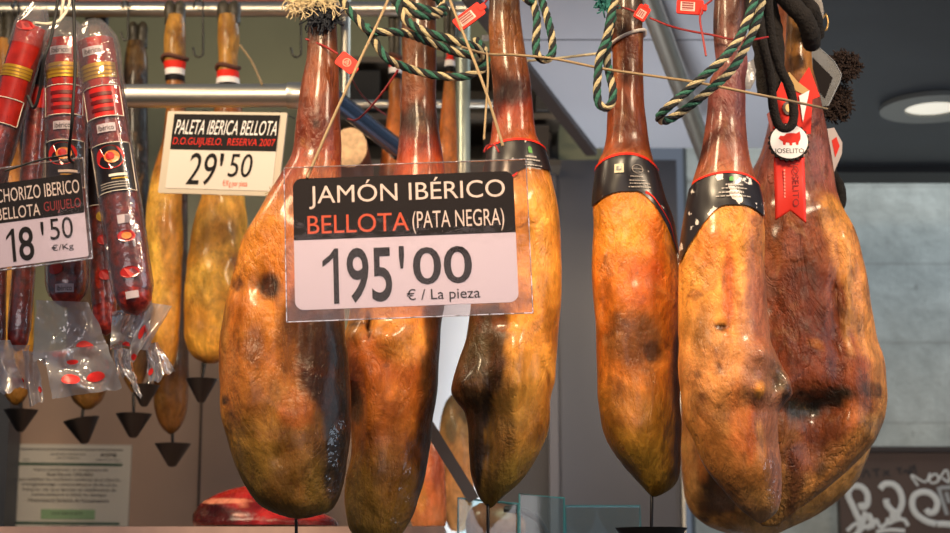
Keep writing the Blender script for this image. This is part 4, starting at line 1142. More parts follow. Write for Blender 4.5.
# black ropes on F
def cable(pts, r, label, m=FUZZ, name='rope', group=None, wob=0.15):
    q = resample([P(x, y, d) for x, y, d in pts], max(24, len(pts) * 10))
    mb = MB(); mb.tube(q, [r * (1 + wob * noise.noise(p * 120)) for p in q], 12)
    return tag(mb.build(name, m, None, q[0]), label, 'rope', group)
BR = 0.0092
BG = 'fuzzy black ropes round the ribboned ham'
cable([(752, -40, 2.50), (756, 0, 2.48), (762, 40, 2.48), (770, 75, 2.50), (773, 105, 2.52), (778, 124, 2.53), (786, 129, 2.53), (793, 122, 2.53), (793, 102, 2.53), (788, 84, 2.53), (780, 68, 2.53), (772, 40, 2.52), (768, 0, 2.51), (766, -40, 2.52)], BR * 0.8, 'fuzzy black rope loop hanging over the red card', group=BG)
cable([(776, -40, 2.55), (782, -8, 2.54), (793, 6, 2.54), (804, 18, 2.55), (810, 32, 2.57), (812, 45, 2.60)], BR * 1.6, 'thick fuzzy black rope wrapped over the ribboned ham shank', group=BG)
cable([(792, -40, 2.60), (798, -10, 2.58), (808, 4, 2.58), (815, 18, 2.60), (817, 36, 2.63)], BR * 1.3, 'fuzzy black rope beside the grey cloth strip', group=BG)
cable([(748, -40, 2.56), (752, 0, 2.55), (760, 40, 2.55), (764, 70, 2.57), (765, 95, 2.58)], BR * 1.5, 'fuzzy black rope hanging straight behind the knobbed ham neck', group=BG)
cable([(762, -40, 2.58), (768, 0, 2.57), (774, 30, 2.57), (776, 60, 2.58), (770, 90, 2.58)], BR * 1.5, 'fuzzy black rope hanging straight left of the ribboned ham shank', group=BG)
cable([(800, 20, 2.72), (812, 90, 2.74), (826, 150, 2.76), (834, 175, 2.76), (840, 185, 2.76), (842, 200, 2.76), (838, 212, 2.76)], BR * 0.8, 'short dark rope end behind the ribboned ham neck', group=BG)

def fray(px, py, d, rx, ry, n, m, label, seed, r=0.0008, length=18, down=True, dirs=None):
    rnd = random.Random(seed); mb = MB(); s = mpp(d)
    for k in range(n):
        a = rnd.uniform(0, 2 * math.pi); q = math.sqrt(rnd.random())
        x0 = px + rx * q * math.cos(a); y0 = py + ry * q * math.sin(a); dd = d + rnd.uniform(-1, 1) * rx * s * 0.7
        b = dirs(rnd) if dirs else rnd.uniform(0, 2 * math.pi)
        pts = []
        x, y = x0, y0
        for i in range(6):
            pts.append(P(x, y, dd + rnd.uniform(-1, 1) * 2 * s))
            x += math.cos(b) * length / 5; y += math.sin(b) * length / 5; b += rnd.uniform(-0.7, 0.7)
        mb.tube(pts, r, 5)
    return tag(mb.build('rope_tassel', m, None, P(px, py, d)), label, 'rope end', None)
fray(312, 2, 2.372, 22, 6, 260, mat('cream_fibre', (196, 176, 140), 0.9), 'frayed cream rope end on top of the leftmost ham neck', 3, 0.0007, 16)
fray(322, 17, 2.372, 15, 8, 240, mat('blue_black_fibre', (26, 30, 40), 0.9), 'dark frayed rope wrap round the leftmost ham neck', 5, 0.0010, 12)
fray(845, 66, 2.72, 14, 14, 420, mat('brown_black_fibre', (48, 32, 24), 0.95), 'upper fuzzy black rope tassel right of the ribboned ham', 6, 0.0013, 6)
fray(837, 103, 2.74, 13, 18, 420, MATS['brown_black_fibre'], 'lower fuzzy black rope tassel right of the ribboned ham', 7, 0.0013, 7)
fray(606, -2, 2.42, 7, 8, 60, mat('teal_fibre', (30, 96, 92), 0.85), 'frayed teal rope end at the top of the slim ham neck', 8, 0.0012, 14, dirs=lambda r: r.uniform(1.2, 2.0))
fray(282, 198, 2.40, 7, 12, 90, CREAMROPE, 'frayed pale rope end at the left edge of the large price sign', 9, 0.0008, 12)

# ---------------------------------------------------------------- red security tags
def sectag(px, py, d, w, h, roll, label, cable_pts, kind):
    c = P(px, py, d); s = mpp(d)
    o = empty('security_tag', c, label, 'tag', 'red plastic tags on the ham necks', rot=(0, roll, 0))
    Ri = Matrix.Rotation(-roll, 3, 'Y')
    plate(rrect(-w, -h, w, h, min(w, h) * 0.3), -0.002, 0.002, REDPL, o, s, 'tag_body')
    plate(rrect(w * 0.75, -h * 0.4, w * 1.25, h * 0.4, h * 0.15), -0.0028, 0.0028, REDPL, o, s, 'tag_neck')
    if kind == 'round':
        mb = MB(); R = min(w, h) * 0.52 * s
        mb.tube([Vector((R * math.cos(t), -0.0024, R * math.sin(t))) for t in [2 * math.pi * k / 24 for k in range(25)]], 0.0006, 5)
        for a in (90, 210, 330):
            mb.tube([Vector((0, -0.0024, 0)), Vector((R * math.cos(rad(a)), -0.0024, R * math.sin(rad(a))))], 0.0005, 5)
        for a in (0, 60, 120, 180, 240, 300):
            p = Vector((R * .5 * math.cos(rad(a)), -0.0024, R * .5 * math.sin(rad(a)))); p2 = Vector((R * .5 * math.cos(rad(a + 60)), -0.0024, R * .5 * math.sin(rad(a + 60))))
            mb.tube([p, p2], 0.0004, 5)
        mb.build('round_emblem', mat('tag_print', (244, 170, 150), 0.5), o)
    else:
        plate(rrect(-w * 0.72, -h * 0.62, w * 0.35, h * 0.62, 0.3), -0.0024, -0.002, mat('tag_sticker', (226, 176, 166), 0.5), o, s, 'sticker')
        mb = MB()
        for k in range(7):
            z = (-0.5 + k * 0.165) * h
            mb.box((-w * 0.62 * s, -0.0027, z * s), (w * 0.25 * s, -0.0024, (z + h * 0.07 * (1 + k % 2)) * s))
        mb.build('barcode', mat('tag_bars', (120, 44, 40), 0.5), o, smooth_=False)
    mb = MB()
    for path in cable_pts:
        q = resample([P(x, y, dd) for x, y, dd in path], max(10, len(path) * 8))
        mb.tube([Ri @ (p - c) for p in q], 0.0016, 8)
    mb.build('cable', REDCABLE, o)
sectag(347, 63, 2.36, 11, 8, rad(38), 'red tag with a round emblem cabled to the leftmost ham neck', [[(338, 54, 2.362), (324, 46, 2.372), (306, 39, 2.392)]], 'round')
sectag(469, 17, 2.34, 17, 7.5, rad(-38), 'red barcode tag beside the third ham neck', [[(482, 6, 2.35), (492, -6, 2.40), (500, -14, 2.43)]], 'bar')
sectag(642, 13, 2.44, 8, 6.5, rad(-58), 'small red tag at the top of the slim ham neck', [[(636, 12, 2.44), (624, 8, 2.44), (611, 7, 2.47)], [(650, 18, 2.44), (670, 26, 2.42), (690, 31, 2.39), (712, 35, 2.37), (730, 39, 2.355), (750, 40, 2.36), (768, 37, 2.40)]], 'bar')
sectag(690, 7, 2.36, 14, 8, rad(4), 'red barcode tag left of the knobbed ham neck', [[(704, 6, 2.36), (712, 0, 2.36)], [(702, 8, 2.355), (700, 20, 2.35), (703, 38, 2.34), (706, 56, 2.335)]], 'bar')
cord('cable', [(348, 119, 2.60), (356, 120, 2.58), (366, 112, 2.56), (378, 98, 2.55), (390, 82, 2.54), (398, 70, 2.53)], 0.0017, REDCABLE, 'loose red cable curling down left of the second ham neck', 'cable')
cord('cable', [(350, 76, 2.6), (362, 95, 2.7), (376, 108, 2.8), (386, 115, 2.9)], 0.0015, REDCABLE, 'thin red cable hanging behind the round emblem tag', 'cable')
cord('cable', [(484, 152, 2.21), (487, 146, 2.22), (494, 145, 2.22), (499, 152, 2.21)], 0.0014, REDCABLE, 'small red cable loop above the large price sign', 'cable')

# ---------------------------------------------------------------- ribbon badge on F
c = P(789, 142, 2.53)
s = mpp(2.53)
s *= 1.10
bd = empty('ribbon_badge', c, 'white round badge with a red swallowtail ribbon pinned on the rightmost ham', 'badge')
sc_pts = [((18.8 + 0.8 * math.cos(t * 22)) * math.cos(t) - 0, (18.0 + 0.8 * math.cos(t * 22)) * math.sin(t)) for t in [2 * math.pi * k / 176 for k in range(176)]]
plate(sc_pts, 0.0, 0.006, INK, bd, s, 'rosette')
plate(ellipse(0, 0.5, 17.6, 16.6, 48), -0.0015, 0.0, WHITE, bd, s, 'disc')
pig = [(-10, 3), (-8, 6), (-5, 5.5), (-2, 8), (3, 8.5), (7, 8), (10, 10), (11, 6), (10.5, 2), (9, 0), (8.5, -3), (6.5, -3), (6, -0.5), (3, -1), (2.5, -3.5), (0.5, -3.5), (0, -1), (-3, -0.5), (-3.5, -3), (-5.5, -3), (-6, 0)]
plate(pig, -0.002, -0.0015, REDP, bd, s, 'pig_emblem')
lettering('JOSELITO', (-14, -12.5, 13.5, -6.5), -0.0019, INK, bd, s)
rb = [(-14, -13), (15, -13), (15.5, -76), (1.5, -62), (-13.5, -73)]
RIB = mat('red_ribbon', (226, 48, 28), 0.38)
mb = MB(); n = 24; rows = []
for j in range(n + 1):
    t = j / n; row = []
    for i in range(9):
        u = i / 8
        x = -14 + 29 * u + 0.5 * t
        bot = -73 + 11 * (1 - abs(u - .5) * 2) - 3 * u
        z = -13 + (bot + 13) * t
        row.append(Vector((x * s, 0.008 + 0.010 * t + 0.0015 * math.sin(6 * t + u), z * s)))
    rows.append(row)
mb.grid(rows); ob = mb.build('ribbon', RIB, bd)
md = ob.modifiers.new('thickness', 'SOLIDIFY'); md.thickness = 0.0006
lb = lettering('JOSELITO', (1.5, -60, 9, -19), 0.0, mat('ribbon_print', (140, 24, 18), 0.5), bd, s, turn=True)
for v in lb.data.vertices: v.co.y = 0.0055 + 0.010 * (-(v.co.z / s) - 13) / 55
lb = MB()
for k in range(9):
    z = -25 - k * 3.1
    lb.box((-5 * s, 0.006 + 0.010 * (-z - 13) / 55 - 0.0004, (z - 2) * s), (-3.6 * s, 0.006 + 0.010 * (-z - 13) / 55, z * s))
lb.build('small_print', mat('ribbon_print_light', (240, 140, 120), 0.5), bd, smooth_=False)

# red card holder with seal behind the badge
c = P(796, 102, 2.565); s = mpp(2.575)
rc = empty('label_card', c, 'red and black label card with a gold seal on the rightmost ham neck', 'label')
plate([(-24, -36), (-23, 4), (-13, 24), (0, 16), (15, 38), (25, 6), (17, 3), (14, -34)], 0.0, 0.002, REDP, rc, s, 'card')
plate([(-14, 26), (-6, 32), (2, 22), (13, 13), (13, 5), (-4, 14)], -0.0015, 0.0, mat('dark_gold', (120, 92, 48), 0.35, 0.5), rc, s, 'gold_strip')
plate([(3, 6), (14, 12), (6, -22)], -0.003, -0.0015, WHITE, rc, s, 'paper_flap')
plate(ellipse(-8, -7, 6.5, 7.5), -0.0030, -0.0015, mat('seal_brown', (70, 44, 34), 0.4), rc, s, 'seal')
plate(ellipse(-8, -7, 3.6, 4.4), -0.0038, -0.0030, mat('seal_gold', (190, 150, 96), 0.35, 0.4), rc, s, 'seal')
plate([(-30, -12), (-20, -4), (-14, -30), (-26, -36)], 0.003, 0.005, mat('dark_red_card', (130, 34, 28), 0.45), rc, s, 'card')
# clear octagonal tag behind
c = P(825, 76, 2.70); s = mpp(2.70)
ct = empty('plastic_tag', c, 'clear angular plastic tag with a black triangle behind the ribboned ham shank', 'tag')
plate([(-16, 32), (-4, 30), (10, 16), (17, 2), (15, -6), (2, -32), (-14, -34)], 0.0, 0.0012, film_material('tag_film', (0.62, 0.64, 0.67), 0.988, 0.35, 0.10, 0.06, 0.05), ct, s, 'tag_body')
plate([(-12, 20), (8, -2), (-1, -24), (-12, -10)], -0.0012, 0.0, mat('tag_black', (22, 15, 14), 0.6, spec=0.1), ct, s, 'dark_insert')
mb = MB(); mb.tube([Vector((x * s, 0, z * s)) for x, z in [(-4, 30), (10, 16), (17, 2), (15, -6), (2, -32)]], 0.0009, 6); mb.build('rim', mat('tag_rim', (150, 152, 156), 0.5, spec=0.2), ct)
c = P(752, 72, 2.62)
ob = MB(); ob.prism([(x * s, z * s) for x, z in [(-16, -18), (-14, 2), (10, 20), (12, 8), (-2, -18)]], 0, 0.0012)
tag(ob.build('plastic_tag', film_material('grey_tag', (0.85, 0.85, 0.85), 0.85, 0.25, 0.6), None, smooth_=False), 'grey plastic tag between the knobbed ham neck and the black ropes', 'tag').location = c
# pale folded label on the right of F neck
c = P(833, 150, 2.70); s = mpp(2.70)
ob = empty('folded_label', c, 'pale folded label with red print behind the right side of the ribboned ham', 'label')
plate([(-8, 22), (2, 24), (10, 8), (9, -4), (0, -24), (-6, -8)], 0.0, 0.001, mat('label_pale', (170, 152, 148), 0.45), ob, s, 'paper')
plate([(-1, 10), (4, 14), (7, 4), (2, -8)], -0.0008, 0.0, REDP, ob, s, 'red_print')
# grey cloth strip
q = resample([P(x, y, 2.64) for x, y in [(816, -30), (817, 0), (821, 14), (818, 26), (815, 38)]], 24)
mb = MB(); mb.tube(q, [0.006 + 0.002 * math.sin(i * 0.7) for i in range(24)], 10, flat=0.4)
tag(mb.build('cloth_strip', mat('grey_cloth', (148, 140, 132), 0.85, bump=0.5, bscale=200), None, q[0]), 'grey cloth strip hanging right of the ribboned ham shank', 'cloth')
cord('ring', [(826, 14, 2.66), (822, 20, 2.65), (822, 28, 2.65), (826, 30, 2.66), (828, 22, 2.66), (826, 14, 2.66)], 0.0016, mat('brass', (190, 150, 90), 0.35, 0.7), 'small brass ring by the grey cloth strip', 'ring')

# ---------------------------------------------------------------- chorizos
def chorizo_material():
    m = bpy.data.materials.new('chorizo_skin'); m.use_nodes = True
    nt = m.node_tree; N = nt.nodes.new; L = nt.links.new
    b = nt.nodes['Principled BSDF']
    tc = N('ShaderNodeTexCoord'); n = N('ShaderNodeTexNoise'); n.inputs['Scale'].default_value = 110; n.inputs['Detail'].default_value = 5
    L(tc.outputs['Object'], n.inputs['Vector'])
    r = N('ShaderNodeValToRGB')
    r.color_ramp.elements[0].position = 0.35; r.color_ramp.elements[0].color = (*lin((92, 16, 12)), 1)
    r.color_ramp.elements[1].position = 0.72; r.color_ramp.elements[1].color = (*lin((178, 52, 34)), 1)
    L(n.outputs['Fac'], r.inputs['Fac']); L(r.outputs['Color'], b.inputs['Base Color'])
    b.inputs['Roughness'].default_value = 0.28; b.inputs['Coat Weight'].default_value = 0.6; b.inputs['Coat Roughness'].default_value = 0.12
    bp = N('ShaderNodeBump'); bp.inputs['Strength'].default_value = 0.5; bp.inputs['Distance'].default_value = 0.005
    L(n.outputs['Fac'], bp.inputs['Height']); L(bp.outputs['Normal'], b.inputs['Normal'])
    return m
CHOR = chorizo_material()
LRED = mat('chorizo_red_label', (186, 30, 22), 0.3, coat=0.5)
LBLK = mat('chorizo_black_label', (26, 20, 22), 0.3, coat=0.4)
LTAG = mat('chorizo_tag', (186, 170, 178), 0.4)
GLINE = mat('gold_line', (130, 90, 24), 0.4)
LINE = mat('label_line', (226, 214, 200), 0.4)
BANDRED = mat('chorizo_casing_print', (158, 30, 18), 0.26, coat=0.5, var=0.25, vscale=60)
class Chorizo:
    def __init__(self, x0, y0, x1, y1, hw, d, label, bend=0.0):
        self.a = P(x0, y0, d); self.b = P(x1, y1, d); self.R = hw * mpp(d); self.d = d
        self.bend = bend * mpp(d)
        self.ax = (self.b - self.a).normalized(); self.len = (self.b - self.a).length
        self.u = Vector((-self.ax.z, 0, self.ax.x)); self.u = self.u if self.u.x > 0 else -self.u
        self.root = empty('chorizo', self.b, label, 'sausage', 'wrapped chorizos hanging at the left')
        mb = MB(); pts, rr = [], []
        n = 60
        for i in range(n + 1):
            t = i / n
            e = min(t, 1 - t) * self.len / self.R
            r = self.R * (math.sqrt(max(0, 1 - (1 - min(1, e / 1.3)) ** 2)) * 0.98 + 0.02)
            pts.append(self.c(t) - self.b); rr.append(r * (1 + 0.05 * noise.noise(pts[-1] * 30)))
        mb.tube(pts, rr, 32); mb.build('casing', CHOR, self.root)
    def c(self, t): return self.a.lerp(self.b, t) + self.u * self.bend * math.sin(math.pi * t)
    def s(self, t, phi, off=0.0012):
        return self.c(t) - self.b + (self.u * math.sin(phi) + Vector((0, -1, 0)) * math.cos(phi)) * (self.R * 1.03 + off)
    def lab(self, t0, t1, p0, p1, m, name, off=0.0012, n=20, nt=8):
        mb = MB(); mb.grid([[self.s(t0 + (t1 - t0) * j / nt, rad(p0 + (p1 - p0) * i / n), off) for i in range(n + 1)] for j in range(nt + 1)])
        return mb.build(name, m, self.root)
    def frame(self, t0, t1, p0, p1, off=0.0022):
        mb = MB()
        ps = [self.s(t0, rad(p0 + (p1 - p0) * i / 16) , off) for i in range(17)] + [self.s(t1, rad(p1 + (p0 - p1) * i / 16), off) for i in range(17)]
        mb.tube(ps + [ps[0]], 0.0007, 5); mb.build('label_border', LINE, self.root)
    def oval(self, t, p, rt, rp, m, name, off=0.0022):
        mb = MB(); mb.add([self.s(t + rt * math.sin(2 * math.pi * k / 20), rad(p + rp * math.cos(2 * math.pi * k / 20)), off) for k in range(20)], [tuple(range(20))])
        mb.build(name, m, self.root, smooth_=False)
    def word(self, body, t0, t1, p0, p1, m, off=0.0024):
        vs, fs = text2d(body); mb = MB()
        mb.add([self.s(t1 + (t0 - t1) * v, rad(p0 + (p1 - p0) * u), off) for u, v in vs], fs)
        mb.build('lettering', m, self.root, smooth_=False, recalc=False)
    def wrap(self, prof, m=WRAP, name='wrapper'):
        """clear wrapper: prof = (px offset along the axis from the top, half-width factor)"""
        mb = MB(); s = mpp(self.d); n = 40; rows = []
        cv = Curve1([p[0] for p in prof], [p[1] for p in prof])
        y0, y1 = prof[0][0], prof[-1][0]
        for j in range(41):
            z = y0 + (y1 - y0) * j / 40
            row = []
            for k in range(n + 1):
                a = 2 * math.pi * k / n
                q = self.a + self.ax * (z * s) - self.b + self.u * self.bend * math.sin(math.pi * max(0, min(1, z * s / self.len)))
                w = cv(z) * self.R
                wr = 1 + 0.05 * noise.noise(Vector((math.cos(a) * 2, math.sin(a) * 2, z * 0.03)))
                row.append(q + (self.u * math.cos(a) * w + Vector((0, 1, 0)) * math.sin(a) * w * 0.9) * wr)
            rows.append(row)
        mb.grid(rows); mb.build(name, m, self.root)
def full_labels(K, t=0.0):
    K.lab(0.02, 0.30, -80, 80, BANDRED, 'printed_sleeve', 0.0006)
    K.lab(0.055, 0.085, -38, 28, LTAG, 'paper_tag', 0.0016); K.word('Ibérico', 0.06, 0.08, -30, 20, INK)
    K.lab(0.115, 0.17, -62, 62, GOLD, 'gold_band', 0.0016)
    for q in (0.128, 0.142, 0.156): K.lab(q, q + 0.004, -62, 62, GLINE, 'band_line', 0.0022, nt=1)
    K.lab(0.20, 0.31, -64, 64, LRED, 'red_label', 0.0014); K.frame(0.20, 0.31, -64, 64)
    for q in (0.222, 0.25, 0.278): K.lab(q, q + 0.013, -34, 34, mat('label_dark_print', (96, 10, 12), 0.4), 'label_print', 0.0022, nt=1)
    K.lab(0.335, 0.365, -26, 30, LTAG, 'paper_tag', 0.0016); K.word('Ibérico', 0.341, 0.36, -20, 24, INK)
    K.lab(0.405, 0.575, -72, 72, LBLK, 'black_label', 0.0014); K.frame(0.405, 0.575, -72, 72)
    K.oval(0.455, 0, 0.042, 44, LRED, 'round_emblem'); K.oval(0.455, 6, 0.022, 22, mat('emblem_gold', (220, 130, 60), 0.35), 'round_emblem', 0.003); K.oval(0.452, 2, 0.013, 12, LRED, 'round_emblem', 0.0036)
    K.lab(0.515, 0.524, -10, 44, LINE, 'label_print', 0.0022, nt=1); K.lab(0.53, 0.534, -4, 44, GOLD, 'label_print', 0.0022, nt=1)
    for q in (0.543, 0.552, 0.561): K.lab(q, q + 0.003, -44, 44, DASH, 'label_print', 0.0022, nt=1)
K1 = Chorizo(33, 26, -14, 190, 16.5, 2.28, 'fat wrapped chorizo leaning out of frame at the far left')
K1.lab(0.02, 0.5, -80, 80, BANDRED, 'printed_sleeve', 0.0006); K1.lab(0.27, 0.34, -62, 62, GOLD, 'gold_band', 0.0016)
for q in (0.285, 0.305, 0.325): K1.lab(q, q + 0.005, -62, 62, GLINE, 'band_line', 0.0022, nt=1)
K1.lab(0.47, 0.62, -60, 60, BANDRED, 'red_label', 0.0014); K1.frame(0.47, 0.62, -60, 60); K1.oval(0.03, -10, 0.03, 34, LRED, 'printed_oval')
K1.wrap([(-20, 0.35), (-10, 0.7), (6, 1.1), (60, 1.1), (165, 1.1)])
K2 = Chorizo(41, 62, 17, 352, 10.5, 2.33, 'thin dark chorizo right of the leaning one')
K2.lab(0.10, 0.17, -60, 60, LRED, 'red_label'); K2.lab(0.0, 0.09, -60, 60, LBLK, 'black_label'); K2.wrap([(-12, 0.5), (8, 1.14), (280, 1.14), (296, 0.8)])
K6 = Chorizo(-5, 150, -9, 356, 13, 2.32, 'dark chorizo showing below the chorizo price sign at the left edge')
K6.wrap([(0, 0.8), (10, 1.1), (195, 1.1), (212, 0.7)])
K5 = Chorizo(92, 50, 106, 336, 12, 2.32, 'dark chorizo hanging between the two brightly printed ones'); K5.lab(0.36, 0.56, -70, 70, LBLK, 'black_label'); K5.frame(0.36, 0.56, -70, 70)
for q, c_ in ((0.6, GOLD), (0.68, LRED), (0.8, LRED)): K5.oval(q, 20, 0.018, 26, c_, 'printed_oval')
K5.wrap([(-5, 0.6), (10, 1.12), (268, 1.12), (284, 0.7)])
K3 = Chorizo(66, 37, 67, 308, 19, 2.27, 'bright printed chorizo in the middle, behind the black cords'); full_labels(K3)
for (tt, pp) in ((0.70, -15), (0.87, -20)): K3.oval(tt, pp, 0.02, 22, LRED, 'printed_oval')
K3.lab(0.925, 0.955, -20, 32, LTAG, 'paper_tag', 0.0016); K3.word('Ibérico', 0.931, 0.95, -14, 26, INK)
K3.wrap([(-20, 0.42), (-6, 0.85), (8, 1.14), (120, 1.16), (262, 1.16), (275, 0.95)])
K4 = Chorizo(95, 37, 137, 316, 18.5, 2.21, 'bright printed chorizo slanting at the right of the packs'); full_labels(K4)
K4.lab(0.66, 0.69, -5, 40, LTAG, 'paper_tag'); K4.oval(0.735, 14, 0.02, 26, LRED, 'printed_oval'); K4.oval(0.735, 14, 0.012, 14, MATS['emblem_gold'], 'printed_oval', 0.003)
K4.oval(0.86, 8, 0.02, 28, LRED, 'printed_oval'); K4.lab(0.925, 0.95, -14, 24, LTAG, 'paper_tag')
K4.wrap([(-16, 0.5), (-4, 0.85), (8, 1.14), (120, 1.16), (268, 1.18), (284, 0.9)])

# film tails under the packs
def film(K, corners, d, wav, ovals, seed, nu=26, nv=20, name='film_tail'):
    (x00, y00), (x10, y10), (x11, y11), (x01, y01) = corners  # TL TR BR BL
    def pos(u, v, off=0.0):
        x = (x00 * (1 - u) + x10 * u) * (1 - v) + (x01 * (1 - u) + x11 * u) * v
        y = (y00 * (1 - u) + y10 * u) * (1 - v) + (y01 * (1 - u) + y11 * u) * v
        y += 7.0 * noise.noise(Vector((u * 4, seed, v))) * v
        x += 2.0 * noise.noise(Vector((v * 3, seed + 4, u)))
        dd = d + 1.5 * wav * (noise.noise(Vector((u * 3.2, v * 2.4, seed * 1.7))) + 0.45 * math.sin(u * 8 + seed + 2 * v)) + off
        return P(x, y, dd) - K.b
    mb = MB(); mb.grid([[pos(i / nu, j / nv) for i in range(nu + 1)] for j in range(nv + 1)])
    ob = mb.build(name, FILM, K.root)
    for (u, v, ru, rv) in ovals:
        mb = MB()
        rim = [pos(u + ru * math.cos(2 * math.pi * k / 18), v + rv * math.sin(2 * math.pi * k / 18), -0.0022) for k in range(18)]
        mb.add(rim + [pos(u, v, -0.0022)], [(k, (k + 1) % 18, 18) for k in range(18)])
        mb.build('printed_oval', mat('film_print', (228, 44, 40), 0.4), K.root)
    return ob
K3.wrap([(-20, 0.45), (-12, 0.9), (4, 1.25), (40, 1.28)], VEIL, 'wrapper_top'); K4.wrap([(-18, 0.5), (-8, 0.9), (6, 1.25), (60, 1.3)], VEIL, 'wrapper_top'); K1.wrap([(-24, 0.5), (-14, 0.8), (4, 1.2), (24, 1.2)], VEIL, 'wrapper_top')
film(K3, [(36, 300), (88, 302), (108, 346), (33, 362)], 2.25, 0.010, [(0.38, 0.94, 0.12, 0.05), (0.72, 0.90, 0.12, 0.07)], 1)
film(K3, [(44, 352), (108, 344), (122, 388), (52, 399)], 2.235, 0.012, [(0.32, 0.66, 0.14, 0.11), (0.68, 0.70, 0.13, 0.10), (0.4, 0.28, 0.09, 0.05)], 2)
film(K3, [(30, 353), (72, 352), (78, 368), (45, 366)], 2.262, 0.008, [], 6)
film(K4, [(112, 312), (152, 300), (150, 345), (110, 350)], 2.235, 0.010, [(0.42, 0.12, 0.08, 0.06), (0.4, 0.92, 0.09, 0.07)], 3)
film(K4, [(146, 302), (172, 306), (150, 345), (124, 366)], 2.225, 0.008, [(0.25, 0.5, 0.10, 0.12), (0.30, 0.92, 0.10, 0.05)], 4)
film(K4, [(146, 344), (158, 342), (176, 372), (148, 384)], 2.24, 0.008, [(0.12, 0.72, 0.10, 0.08)], 5)
film(K4, [(112, 345), (132, 350), (134, 374), (118, 378)], 2.26, 0.006, [], 9)
film(K4, [(122, 368), (134, 372), (143, 398), (138, 396)], 2.25, 0.004, [], 10)
film(K2, [(0, 345), (30, 345), (30, 385), (0, 392)], 2.29, 0.010, [(0.55, 0.85, 0.22, 0.09)], 7)
film(K2, [(22, 350), (36, 352), (44, 400), (30, 408)], 2.28, 0.008, [(0.85, 0.75, 0.12, 0.06)], 8)
film(K6, [(-14, 340), (10, 340), (24, 388), (-14, 393)], 2.27, 0.010, [], 11)

# ---------------------------------------------------------------- certificate on the wall
DCF = DW - 0.04
c = P(69.5, 488, DCF); s = (c - Vector((0, 0, ZC))).length / F
cf = empty('certificate', c, 'printed certificate with green bars on the beige wall, lower left', 'sign', rot=(0, rad(0.6), 0))
plate(rrect(-58, -42, 58, 42, 0.5), 0.0, 0.008, mat('certificate_paper', (204, 196, 182), 0.4), cf, s, 'sheet')
GRN = mat('certificate_green', (52, 86, 64), 0.5)
DINK = mat('certificate_ink', (46, 42, 40), 0.5)
def bar(x0, z0, x1, z1, m, nm):
    mb = MB(); mb.box((x0 * s, -0.0016, z0 * s), (x1 * s, 0.0, z1 * s)); mb.build(nm, m, cf, smooth_=False)
bar(-50, 21.5, 50, 24, GRN, 'green_bar'); bar(-50, -35, 50, -32.5, GRN, 'green_bar'); bar(-50, 36.5, 50, 37.4, DINK, 'rule')
bar(-26, -30, 26, -20.5, mat('certificate_box', (136, 168, 124), 0.5), 'number_box')
for body, x0, x1, z, h in (("AJUNTAMENT DE BARCELONA", -20, 14, 31, 2.2), ("SALUT PÚBLICA", -14, 8, 28, 2.0), ("ASPB", 28, 44, 30, 4), ("Agència de Salut", 24, 48, 26, 2.2), ("bcn", -46, -40, 26, 2),
                           ("Aquest establiment, en compliment del", -36, 36, 15.5, 3.4), ("Reial Decret 1376/2003", -22, 22, 11.2, 3.4),
                           ("que estableix les condicions sanitàries de producció,", -49, 49, 6.0, 3.6), ("emmagatzematge i comercialització de les carns,", -46, 46, 1.2, 3.6),
                           ("fresques i els seus derivats en establiments de", -45, 45, -3.8, 3.6), ("comercialització al detall, ha obtingut", -36, 36, -8.6, 3.6), ("l'Autorització Sanitària de Funcionament", -39, 39, -13.6, 3.6),
                           ("NÚM B08-00-0279", -16, 14, -25.5, 2.8), ("www.aspb.cat", -22, 22, -37, 1.6)):
    lettering(body, (x0, z, x1, z + h), -0.002, DINK, cf, s)

# ---------------------------------------------------------------- counter, meat, glass
DC0 = 3.05
zc0 = P(100, 526.5, DC0).z
cn = empty('counter', Vector((P(-60, 527, DC0).x, DC0, 0)), 'pale stone counter edge along the bottom left', 'counter')
x1 = P(444, 527, DC0).x - cn.location.x
mb = MB(); mb.box((0, 0, zc0 - 0.03), (x1, 1.2, zc0)); mb.build('worktop', mat('pale_stone', (196, 160, 146), 0.3, var=0.08, vscale=30), cn, smooth_=False)
mb = MB(); mb.box((0.02, 0.04, 0.0), (x1 - 0.02, 1.16, zc0 - 0.03)); mb.build('base', mat('counter_base', (100, 92, 88), 0.5), cn, smooth_=False)

def lump(name, prof, d, ratio, cols, blobs, dents, seed, label, cat, m, N=60, M=48):
    h = Ham(prof, d, ratio, cols, blobs, dents, seed, N=N, M=M, rough=1.2)
    mb = h.mesh()
    ob = mb.build(name, m, None, h.bottom)
    return tag(ob, label, cat)
MEAT = ham_material('fresh_red_meat', 0.22, 0.35, 0.15)
lump('cut_meat', [(486, 245, 262), (490, 228, 280), (496, 212, 292), (503, 202, 302), (510, 196, 316), (516, 193, 328), (522, 193, 336), (526.2, 196, 337)], 3.2, [(486, 0.5), (526, 0.6)],
     [(486, (190, 44, 46)), (498, (168, 26, 34)), (510, (130, 20, 28)), (527, (92, 16, 22))],
     [(212, 514, 24, 12, (58, 12, 18), 1.0), (238, 518, 10, 8, (60, 12, 18), 0.8), (224, 502, 30, 3, (226, 140, 128), 0.95), (245, 512, 3, 9, (226, 130, 120), 0.8), (300, 515, 40, 7, (196, 40, 48), 0.7), (312, 508, 16, 2, (232, 160, 146), 0.7)],
     [(216, 514, 18, 8, 0.012)], 21, 'raw red cut of ham lying on the counter, bottom left', 'meat', MEAT)
